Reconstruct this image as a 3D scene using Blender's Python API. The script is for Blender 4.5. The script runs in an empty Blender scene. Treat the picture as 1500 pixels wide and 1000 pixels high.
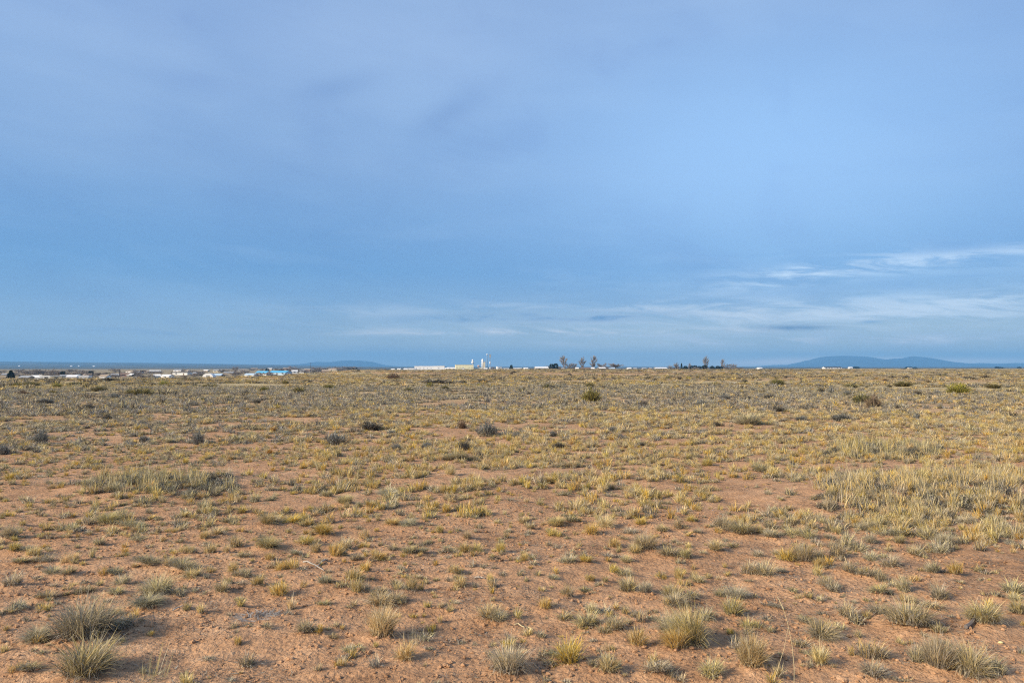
import bpy, math, random
import numpy as np
from mathutils import Vector

R = np.random.default_rng(7)
random.seed(7)
scene = bpy.context.scene
COL = scene.collection

# ------------------------------------------------------------------ camera model
F, CX, CY, HOR, EYE = 1125.0, 750.0, 500.0, 536.0, 1.7
PITCH = math.atan((HOR - CY) / F)

def ray(u, v):
    x = (u - CX) / F; yc = -(v - CY) / F
    c, s = math.cos(PITCH), math.sin(PITCH)
    return x, c - yc * s, s + yc * c

def on_flat(u, v):
    x, y, z = ray(u, v)
    t = EYE / -z
    return x * t, y * t

def col_x(u, Y):
    return (u - CX) / F / math.cos(PITCH) * Y

# ------------------------------------------------------------------ noise and terrain
def _hash(ix, iy, seed):
    n = (ix.astype(np.int64) * 374761393 + iy.astype(np.int64) * 668265263 + seed * 1274126177) & 0x7fffffff
    n = ((n ^ (n >> 13)) * 1274126177) & 0x7fffffff
    n = (n ^ (n >> 16)) & 0xffff
    return n / 65535.0

def vnoise(x, y, scale, seed=0):
    x = np.asarray(x, float) / scale; y = np.asarray(y, float) / scale
    ix = np.floor(x); iy = np.floor(y)
    fx = x - ix; fy = y - iy
    fx = fx * fx * (3 - 2 * fx); fy = fy * fy * (3 - 2 * fy)
    a = _hash(ix, iy, seed); b = _hash(ix + 1, iy, seed)
    c = _hash(ix, iy + 1, seed); d = _hash(ix + 1, iy + 1, seed)
    return (a + (b - a) * fx) * (1 - fy) + (c + (d - c) * fx) * fy

def sstep(a, b, x):
    t = np.clip((x - a) / (b - a), 0, 1)
    return t * t * (3 - 2 * t)

BUMPS = []      # (x, y, radius, height) of small sand hummocks under plants

def ground_z(x, y):
    x = np.asarray(x, float); y = np.asarray(y, float)
    D = np.sqrt(x * x + y * y) + 1e-6
    ang = np.arctan2(x, np.where(np.abs(y) < 1e-9, 1e-9, y))
    ac = np.clip(ang, -1.25, 1.25)
    u = CX + F * np.tan(ac)
    e = np.interp(u, [-400, 0, 250, 400, 470, 520, 620, 750, 1000, 1250, 1500], [21, 20, 18, 15, 10, 6.4, 6.5, 5.2, 5, 4.2, 4])
    Yd = D * np.cos(ac)
    Dc = EYE * F / e
    zs = EYE - e / F * Yd
    zl = -5 - 0.001 * np.minimum(Yd, 3000)
    zr = np.maximum(zs - 0.3, -8.0)
    s = 1 - sstep(400, 520, u)
    zt = zl * s + zr * (1 - s)
    t = sstep(Dc, Dc * 1.6, Yd)
    z = zt * t
    H = np.interp(u, [-2000, 0, 250, 400, 560], [95, 84, 54, 32, 0])
    z = z + sstep(3500, 12500, Yd) * H * (1 + 0.10 * (vnoise(x, y, 1800, 3) - 0.5))
    amp = np.clip((D - 8) / 60, 0, 1) * (1 - sstep(1500, 3000, D))
    z = z + amp * 0.22 * (vnoise(x, y, 38, 11) - 0.5) + amp * 0.10 * (vnoise(x, y, 9, 12) - 0.5)
    near = 1 - sstep(25, 60, D)
    z = z + near * (0.05 * (vnoise(x, y, 2.3, 21) - 0.5) + 0.045 * (vnoise(x, y, 0.55, 22) - 0.5)
                    + 0.024 * (vnoise(x, y, 0.17, 23) - 0.5) * (1 - sstep(12, 24, D))
                    + 0.012 * (vnoise(x, y, 0.06, 24) - 0.5) * (1 - sstep(6, 12, D)))
    sh = z.shape
    z = np.atleast_1d(z).astype(float).ravel(); xf = np.atleast_1d(x).ravel(); yf = np.atleast_1d(y).ravel()
    if BUMPS:
        if z.size > 50:
            idx = np.where((yf > 2) & (yf < 26))[0]
            if idx.size:
                xs, ys, acc = xf[idx], yf[idx], np.zeros(idx.size)
                order = np.argsort(ys); ysort = ys[order]
                for bx, by, br, bh in BUMPS:
                    lo = np.searchsorted(ysort, by - 2.6 * br); hi = np.searchsorted(ysort, by + 2.6 * br)
                    k = order[lo:hi]
                    if k.size:
                        d2 = ((xs[k] - bx) ** 2 + (ys[k] - by) ** 2) / (br * br)
                        acc[k] = np.maximum(acc[k], bh * np.exp(-d2))
                z[idx] += acc
        else:
            B = np.array(BUMPS)
            for i in range(z.size):
                d2 = ((xf[i] - B[:, 0]) ** 2 + (yf[i] - B[:, 1]) ** 2) / B[:, 2] ** 2
                z[i] += float(np.max(B[:, 3] * np.exp(-d2)))
    return z.reshape(sh) if sh else float(z[0])

# ------------------------------------------------------------------ node helpers
class NT:
    def __init__(self, tree):
        self.t = tree
    def n(self, kind, **kw):
        nd = self.t.nodes.new(kind)
        for k, v in kw.items():
            setattr(nd, k, v)
        return nd
    def link(self, a, b):
        self.t.links.new(a, b)
    def put(self, sock, v):
        if hasattr(v, 'is_linked') or isinstance(v, bpy.types.NodeSocket):
            self.t.links.new(v, sock)
        else:
            sock.default_value = v
    def m(self, op, a, b=0.0, c=0.0, clamp=False):
        nd = self.t.nodes.new('ShaderNodeMath'); nd.operation = op; nd.use_clamp = clamp
        self.put(nd.inputs[0], a); self.put(nd.inputs[1], b)
        if len(nd.inputs) > 2: self.put(nd.inputs[2], c)
        return nd.outputs[0]
    def mix(self, f, a, b, blend='MIX'):
        nd = self.t.nodes.new('ShaderNodeMix'); nd.data_type = 'RGBA'; nd.blend_type = blend; nd.clamp_factor = True
        self.put(nd.inputs[0], f); self.put(nd.inputs[6], a); self.put(nd.inputs[7], b)
        return nd.outputs[2]
    def noise(self, vec, scale, detail=3.0, rough=0.55, dist=0.0):
        nd = self.t.nodes.new('ShaderNodeTexNoise')
        if vec is not None: self.link(vec, nd.inputs['Vector'])
        nd.inputs['Scale'].default_value = scale; nd.inputs['Detail'].default_value = detail
        nd.inputs['Roughness'].default_value = rough; nd.inputs['Distortion'].default_value = dist
        return nd.outputs[0]
    def ramp(self, fac, stops):
        nd = self.t.nodes.new('ShaderNodeValToRGB'); cr = nd.color_ramp
        while len(cr.elements) < len(stops): cr.elements.new(0.5)
        for e, (p, c) in zip(cr.elements, stops):
            e.position = p; e.color = c if len(c) == 4 else (*c, 1)
        self.link(fac, nd.inputs[0])
        return nd.outputs[0]
    def remap(self, v, a, b, c=0.0, d=1.0):
        nd = self.t.nodes.new('ShaderNodeMapRange'); nd.interpolation_type = 'SMOOTHSTEP'
        self.put(nd.inputs[0], v)
        for k, q in zip((1, 2, 3, 4), (a, b, c, d)): nd.inputs[k].default_value = q
        return nd.outputs[0]

MATS = {}
def rgba(c): return (*c, 1.0)

def flat_mat(name, c, rough=0.8, var=0.12, scale=0.6, metallic=0.0):
    if name in MATS: return MATS[name]
    m = bpy.data.materials.new(name); m.use_nodes = True
    g = NT(m.node_tree); b = m.node_tree.nodes['Principled BSDF']
    tc = g.n('ShaderNodeTexCoord')
    f = g.noise(tc.outputs['Object'], scale, 4, 0.6)
    f2 = g.noise(tc.outputs['Object'], scale * 9, 3, 0.6)
    f = g.m('ADD', g.m('MULTIPLY', f, 0.6), g.m('MULTIPLY', f2, 0.4))
    lo = tuple(x * (1 - var) for x in c); hi = tuple(min(1, x * (1 + var)) for x in c)
    g.link(g.ramp(f, [(0.3, lo), (0.7, hi)]), b.inputs['Base Color'])
    b.inputs['Roughness'].default_value = rough; b.inputs['Metallic'].default_value = metallic
    b.inputs['Specular IOR Level'].default_value = 0.25
    MATS[name] = m
    return m

def blade_mat(name, transl=0.25, vary=0.3):
    m = bpy.data.materials.new(name); m.use_nodes = True
    g = NT(m.node_tree); nt = m.node_tree
    nt.nodes.remove(nt.nodes['Principled BSDF'])
    out = nt.nodes['Material Output']
    at = g.n('ShaderNodeAttribute'); at.attribute_name = 'Col'
    oi = g.n('ShaderNodeObjectInfo')
    hsv = g.n('ShaderNodeHueSaturation')
    g.link(at.outputs['Color'], hsv.inputs['Color'])
    rnd = oi.outputs['Random']
    g.put(hsv.inputs['Value'], g.m('ADD', g.m('MULTIPLY', rnd, vary), 1 - vary / 2))
    r2 = g.m('FRACT', g.m('MULTIPLY', rnd, 17.31))
    g.put(hsv.inputs['Saturation'], g.m('ADD', g.m('MULTIPLY', r2, 0.35), 0.82))
    r3 = g.m('FRACT', g.m('MULTIPLY', rnd, 91.7))
    g.put(hsv.inputs['Hue'], g.m('ADD', g.m('MULTIPLY', r3, 0.024), 0.488))
    d = g.n('ShaderNodeBsdfDiffuse'); t = g.n('ShaderNodeBsdfTranslucent'); mx = g.n('ShaderNodeMixShader')
    g.link(hsv.outputs[0], d.inputs[0]); g.link(hsv.outputs[0], t.inputs[0])
    mx.inputs[0].default_value = transl
    g.link(d.outputs[0], mx.inputs[1]); g.link(t.outputs[0], mx.inputs[2])
    g.link(mx.outputs[0], out.inputs['Surface'])
    return m

M_BLADE = blade_mat('dry_blades')
M_TWIG = blade_mat('grey_twigs', 0.08, 0.25)
M_LEAF = blade_mat('shrub_leaves', 0.2, 0.25)
M_NEEDLE = blade_mat('needles', 0.1, 0.2)

# ------------------------------------------------------------------ mesh helpers
def mesh_np(name, V, faces, mat=None, cols=None, smooth=False):
    """faces: list of (k, array of loops with shape n x k)"""
    me = bpy.data.meshes.new(name)
    V = np.asarray(V, np.float32)
    me.vertices.add(len(V)); me.vertices.foreach_set('co', V.ravel())
    loops = np.concatenate([np.asarray(f, np.int32).ravel() for k, f in faces])
    sizes = np.concatenate([np.full(len(f), k, np.int32) for k, f in faces])
    starts = np.concatenate([[0], np.cumsum(sizes)[:-1]]).astype(np.int32)
    me.loops.add(len(loops)); me.loops.foreach_set('vertex_index', loops)
    me.polygons.add(len(sizes)); me.polygons.foreach_set('loop_start', starts)
    me.polygons.foreach_set('loop_total', sizes)
    if smooth: me.polygons.foreach_set('use_smooth', np.ones(len(sizes), bool))
    if cols is not None:
        a = me.color_attributes.new('Col', 'FLOAT_COLOR', 'POINT')
        c4 = np.ones((len(V), 4), np.float32); c4[:, :3] = cols
        a.data.foreach_set('color', c4.ravel())
    me.update(calc_edges=True); me.validate()
    if mat: me.materials.append(mat)
    return me

def link(name, me, parent=None, loc=None):
    o = bpy.data.objects.new(name, me); COL.objects.link(o)
    if parent: o.parent = parent
    if loc is not None: o.location = loc
    return o

def tag(o, label=None, cat=None, group=None, kind=None):
    if label: o['label'] = label
    if cat: o['category'] = cat
    if group: o['group'] = group
    if kind: o['kind'] = kind
    return o

class MB:
    """collects boxes, tubes and prisms into one mesh"""
    def __init__(self): self.v = []; self.q = []; self.t = []; self.poly = []
    def box(self, x0, x1, y0, y1, z0, z1):
        b = len(self.v)
        self.v += [(x0, y0, z0), (x1, y0, z0), (x1, y1, z0), (x0, y1, z0), (x0, y0, z1), (x1, y0, z1), (x1, y1, z1), (x0, y1, z1)]
        self.q += [tuple(b + i for i in f) for f in ((3, 2, 1, 0), (4, 5, 6, 7), (0, 1, 5, 4), (1, 2, 6, 5), (2, 3, 7, 6), (3, 0, 4, 7))]
        return self
    def tube(self, p0, p1, r0, r1, n=8, cap=True):
        p0 = Vector(p0); p1 = Vector(p1); d = (p1 - p0)
        if d.length < 1e-6: return self
        d.normalize()
        a = d.orthogonal().normalized(); c = d.cross(a)
        b = len(self.v)
        for p, r in ((p0, r0), (p1, r1)):
            for i in range(n):
                w = 2 * math.pi * i / n
                self.v.append(tuple(p + a * (r * math.cos(w)) + c * (r * math.sin(w))))
        for i in range(n):
            j = (i + 1) % n
            self.q.append((b + i, b + j, b + n + j, b + n + i))
        if cap:
            self.poly.append(tuple(b + i for i in reversed(range(n)))); self.poly.append(tuple(b + n + i for i in range(n)))
        return self
    def lathe(self, prof, n=14, cx=0, cy=0):
        b = len(self.v)
        for r, z in prof:
            for i in range(n):
                w = 2 * math.pi * i / n
                self.v.append((cx + r * math.cos(w), cy + r * math.sin(w), z))
        for k in range(len(prof) - 1):
            for i in range(n):
                j = (i + 1) % n
                self.q.append((b + k * n + i, b + k * n + j, b + (k + 1) * n + j, b + (k + 1) * n + i))
        self.poly.append(tuple(b + i for i in reversed(range(n))))
        self.poly.append(tuple(b + (len(prof) - 1) * n + i for i in range(n)))
        return self
    def gable(self, w, d, z0, hr, over=0.3, th=0.12):
        """gable roof slab pair, ridge along x"""
        hw = w / 2 + over; hd = d / 2 + over
        drop = hr * over / (d / 2)
        for s in (-1, 1):
            b = len(self.v)
            e = s * 0.002
            self.v += [(-hw, e, z0 + hr), (hw, e, z0 + hr), (hw, s * hd, z0 - drop), (-hw, s * hd, z0 - drop),
                       (-hw, e, z0 + hr + th), (hw, e, z0 + hr + th), (hw, s * hd, z0 - drop + th), (-hw, s * hd, z0 - drop + th)]
            self.q += [tuple(b + i for i in f) for f in ((3, 2, 1, 0), (4, 5, 6, 7), (0, 1, 5, 4), (1, 2, 6, 5), (2, 3, 7, 6), (3, 0, 4, 7))]
        return self
    def build(self, name, mat, parent=None, loc=None, smooth=False):
        me = bpy.data.meshes.new(name)
        me.from_pydata(self.v, [], self.q + self.t + self.poly); me.update()
        if smooth:
            for p in me.polygons: p.use_smooth = True
        me.materials.append(mat)
        return link(name, me, parent, loc)

# ------------------------------------------------------------------ grass blades
GOLD = [(.66, .46, .15), (.72, .53, .21), (.58, .40, .13), (.70, .57, .28), (.50, .40, .17), (.54, .47, .34)]
STRAW = [(.70, .58, .33), (.64, .50, .25), (.56, .47, .31), (.46, .41, .31), (.52, .44, .21), (.30, .26, .20)]
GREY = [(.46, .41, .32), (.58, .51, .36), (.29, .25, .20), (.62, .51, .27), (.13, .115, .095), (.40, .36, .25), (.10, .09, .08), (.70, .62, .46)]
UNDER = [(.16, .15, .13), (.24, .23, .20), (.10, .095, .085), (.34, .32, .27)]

def blades(rng, N, rad, H, bw, lean, curl, cols, hvar=0.5, outward=1.0, tip=None):
    th = rng.uniform(0, 2 * np.pi, N); rr = rad * np.sqrt(rng.uniform(0, 1, N))
    base = np.stack([rr * np.cos(th), rr * np.sin(th), np.full(N, -0.03 * H)], 1)
    az = th + rng.normal(0, 0.9 / outward, N)
    L = H * (1 - hvar + hvar * rng.uniform(0, 1, N)) * (1.0 - 0.25 * (rr / rad))
    a = np.abs(lean * (0.25 + 0.75 * rr / rad) + rng.normal(0, 0.18, N))
    cu = curl * rng.uniform(0.2, 1.6, N)
    wd = az + np.pi / 2 + rng.normal(0, 0.5, N)
    W = np.stack([np.cos(wd), np.sin(wd), np.zeros(N)], 1) * (bw * rng.uniform(0.6, 1.4, N))[:, None] * 0.5
    pts = [base]
    for s in range(3):
        seg = L / 3
        dirv = np.stack([np.sin(a) * np.cos(az), np.sin(a) * np.sin(az), np.cos(a)], 1)
        pts.append(pts[-1] + dirv * seg[:, None])
        a = a + cu
        az = az + rng.normal(0, 0.15, N)
    V = np.empty((N, 7, 3))
    for k, f in ((0, 1.0), (1, 0.95), (2, 0.7)):
        V[:, 2 * k] = pts[k] - W * f; V[:, 2 * k + 1] = pts[k] + W * f
    V[:, 6] = pts[3]
    V[:, :, 2] = np.maximum(V[:, :, 2], -0.03 * H)
    o = (np.arange(N) * 7)[:, None]
    Q = np.concatenate([o + np.array([[0, 1, 3, 2]]), o + np.array([[2, 3, 5, 4]])])
    T = o + np.array([[4, 5, 6]])
    C = np.asarray(cols)[rng.integers(0, len(cols), N)] * rng.uniform(0.65, 1.3, N)[:, None]
    C = np.repeat(C[:, None, :], 7, 1)
    return V.reshape(-1, 3), Q, T, C.reshape(-1, 3)

def join(parts):
    V, Q, T, C, o = [], [], [], [], 0
    for v, q, t, c in parts:
        V.append(v); Q.append(q + o); T.append(t + o); C.append(c); o += len(v)
    return np.concatenate(V), np.concatenate(Q), np.concatenate(T), np.concatenate(C)

def to_mesh(name, p, mat):
    v, q, t, c = p
    return mesh_np(name, v, [(4, q), (3, t)], mat, c)

def tuft_mesh(name, rng, pal, size, solid=False):
    """unit tuft: about 1 wide and 1 high"""
    N, bw = {'s': (90, .034), 'm': (230, .020), 'l': (620, .0115), 'x': (40, .055), 'f': (60, .10)}[size]
    kl, kc = rng.uniform(.7, 1.35), rng.uniform(.6, 1.6)
    nc = 1 if solid else int(rng.integers(1, 5)) if size in 'sml' else int(rng.integers(1, 4))
    cen = rng.normal(0, .15, (nc, 2)) * (nc > 1); ch = rng.uniform(.55, 1.1, nc); ch[0] = 1.0
    def B(n, rad, H, w_, lean, curl, cols, hvar=.5):
        v, q, t, c = blades(rng, max(2, n), rad * (.8 if nc > 1 else 1), H, w_, lean * kl, curl * kc, cols, hvar)
        k = rng.integers(0, nc, len(v) // 7); k7 = np.repeat(k, 7)
        v = v.copy(); v[:, :2] = v[:, :2] * (.6 + .4 * ch[k7])[:, None] + cen[k7]; v[:, 2] *= ch[k7]
        return v, q, t, c
    if pal == 'g':
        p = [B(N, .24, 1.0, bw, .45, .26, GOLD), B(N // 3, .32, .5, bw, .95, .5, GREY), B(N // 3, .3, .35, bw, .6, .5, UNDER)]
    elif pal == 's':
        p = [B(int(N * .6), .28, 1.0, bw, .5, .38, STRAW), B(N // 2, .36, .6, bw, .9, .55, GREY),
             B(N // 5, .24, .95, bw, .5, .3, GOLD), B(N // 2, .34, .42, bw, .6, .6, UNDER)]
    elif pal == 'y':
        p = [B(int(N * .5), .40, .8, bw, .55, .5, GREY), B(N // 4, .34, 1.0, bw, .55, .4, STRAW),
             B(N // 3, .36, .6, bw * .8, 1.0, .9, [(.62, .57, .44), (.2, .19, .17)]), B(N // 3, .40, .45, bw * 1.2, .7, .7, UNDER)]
    elif pal == 'b':      # ash-grey scrubby grass of the belt
        ASH = [(.40, .38, .34), (.30, .29, .27), (.50, .46, .38), (.20, .19, .18), (.44, .41, .36), (.13, .125, .12)]
        p = [B(N, .34, 1.0, bw, .5, .2, ASH), B(N // 3, .3, 1.05, bw * .8, .4, .2, STRAW), B(N // 2, .38, .5, bw, .8, .4, UNDER)]
    elif pal == 'd':      # small dark broken scrub
        p = [B(N, .40, 1.0, bw, .7, .15, [(.13, .12, .10), (.20, .18, .14), (.08, .07, .06), (.26, .23, .16)]), B(N // 3, .4, .9, bw, .6, .2, STRAW)]
    elif pal == 'k':      # sparse standing seed stalks
        p = [B(N // 4, .5, 1.0, bw * .45, .12, .05, STRAW, .5), B(N // 5, .5, .25, bw, .8, .4, GREY)]
    elif pal == 'm':      # dead flat twigs
        p = [B(N // 2, .42, .55, bw * 1.2, 1.25, .08, [(.46, .43, .38), (.34, .31, .27), (.58, .54, .47), (.13, .11, .10)])]
    if pal in 'gsy' and size in 'ml':
        p.append(B(max(4, N // 40), .18, 1.45, bw * .55, .35, .12, STRAW, .3))
        pale = [(.68, .57, .33), (.64, .53, .29), (.60, .48, .22), (.50, .45, .34), (.40, .36, .27)] if pal != 'g' else GOLD[:4] + [(.74, .64, .38)]
        p.append(B(N // 3, .30, 1.15, bw * 1.05, .55, .42, pale, .45))
        p.append(B(N // 6, .34, 1.0, bw * .9, .95, .55, pale, .5))
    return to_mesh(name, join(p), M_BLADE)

PROTO = {}
for pal in 'gsybd':
    for size, cnt in ((('s', 8), ('m', 8), ('l', 7), ('x', 6)) if pal in 'gsy' else (('x', 4),)):
        PROTO[pal + size] = [tuft_mesh('dry_tuft', np.random.default_rng(hash_seed), pal, size, hash_seed < ord(pal) * 100 + ord(size) + 2 and size in 'ml')
                             for hash_seed in range(ord(pal) * 100 + ord(size), ord(pal) * 100 + ord(size) + cnt)]
for pal, size in (('k', 'm'), ('m', 'l')):
    PROTO[pal + size] = [tuft_mesh('dry_tuft', np.random.default_rng(5), pal, size)]

# ------------------------------------------------------------------ label writer
ITEMS = []      # dict(o, u, v, kind, look, noun, group)
MARKS = []      # (zone, u, v, words)
def item(o, u, v, kind, look, noun, cat, group, label=None):
    tag(o, label, cat, group)
    ITEMS.append(dict(o=o, u=u, v=v, kind=kind, look=look, noun=noun, done=bool(label)))

ORD = ['nearest', 'second nearest', 'third nearest', 'fourth nearest', 'fifth nearest', 'sixth nearest', 'seventh nearest', 'eighth nearest', 'ninth nearest', 'tenth nearest', 'eleventh nearest', 'twelfth nearest']
def sector(du, dv):
    a = math.degrees(math.atan2(-dv, du)) % 360
    return ['right of', 'behind and right of', 'behind', 'behind and left of', 'left of', 'in front and left of', 'in front of', 'in front and right of'][int(((a + 22.5) % 360) // 45)]
def write_labels():
    used = set(it['o'].get('label') for it in ITEMS if it['done'])
    kinds = {}
    for it in ITEMS: kinds.setdefault(it['kind'], []).append(it)
    for kind, its in kinds.items():
        vs = 3.0 if kind not in ('grass_tuft',) else 1.6
        marks = [m for m in MARKS if kind in m[0]]
        rank = {}
        for mi, (zn, mu, mv, words) in enumerate(marks):
            by = {}
            for it in its:
                du, dv = it['u'] - mu, (it['v'] - mv) * vs
                d = math.hypot(du, dv)
                if d < 1: continue
                by.setdefault(sector(du, dv), []).append((d, id(it)))
            for s, l in by.items():
                l.sort()
                for k, (d, i) in enumerate(l): rank[(mi, i)] = (k, s, d)
        for it in its:
            if it['done']: continue
            opts = sorted((rank[(mi, id(it))][2] * (1 + .35 * rank[(mi, id(it))][0]), mi) for mi in range(len(marks)) if (mi, id(it)) in rank and rank[(mi, id(it))][0] < len(ORD))
            for _, mi in opts:
                k, s, d = rank[(mi, id(it))]
                lab = f"{it['look']} {it['noun']}, {ORD[k]} {s} {marks[mi][3]}".strip()
                if lab not in used and len(lab.replace('-', ' - ').split()) <= 18 and len(lab.split()) <= 16:
                    it['o']['label'] = lab; used.add(lab); it['done'] = True
                    break

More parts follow.
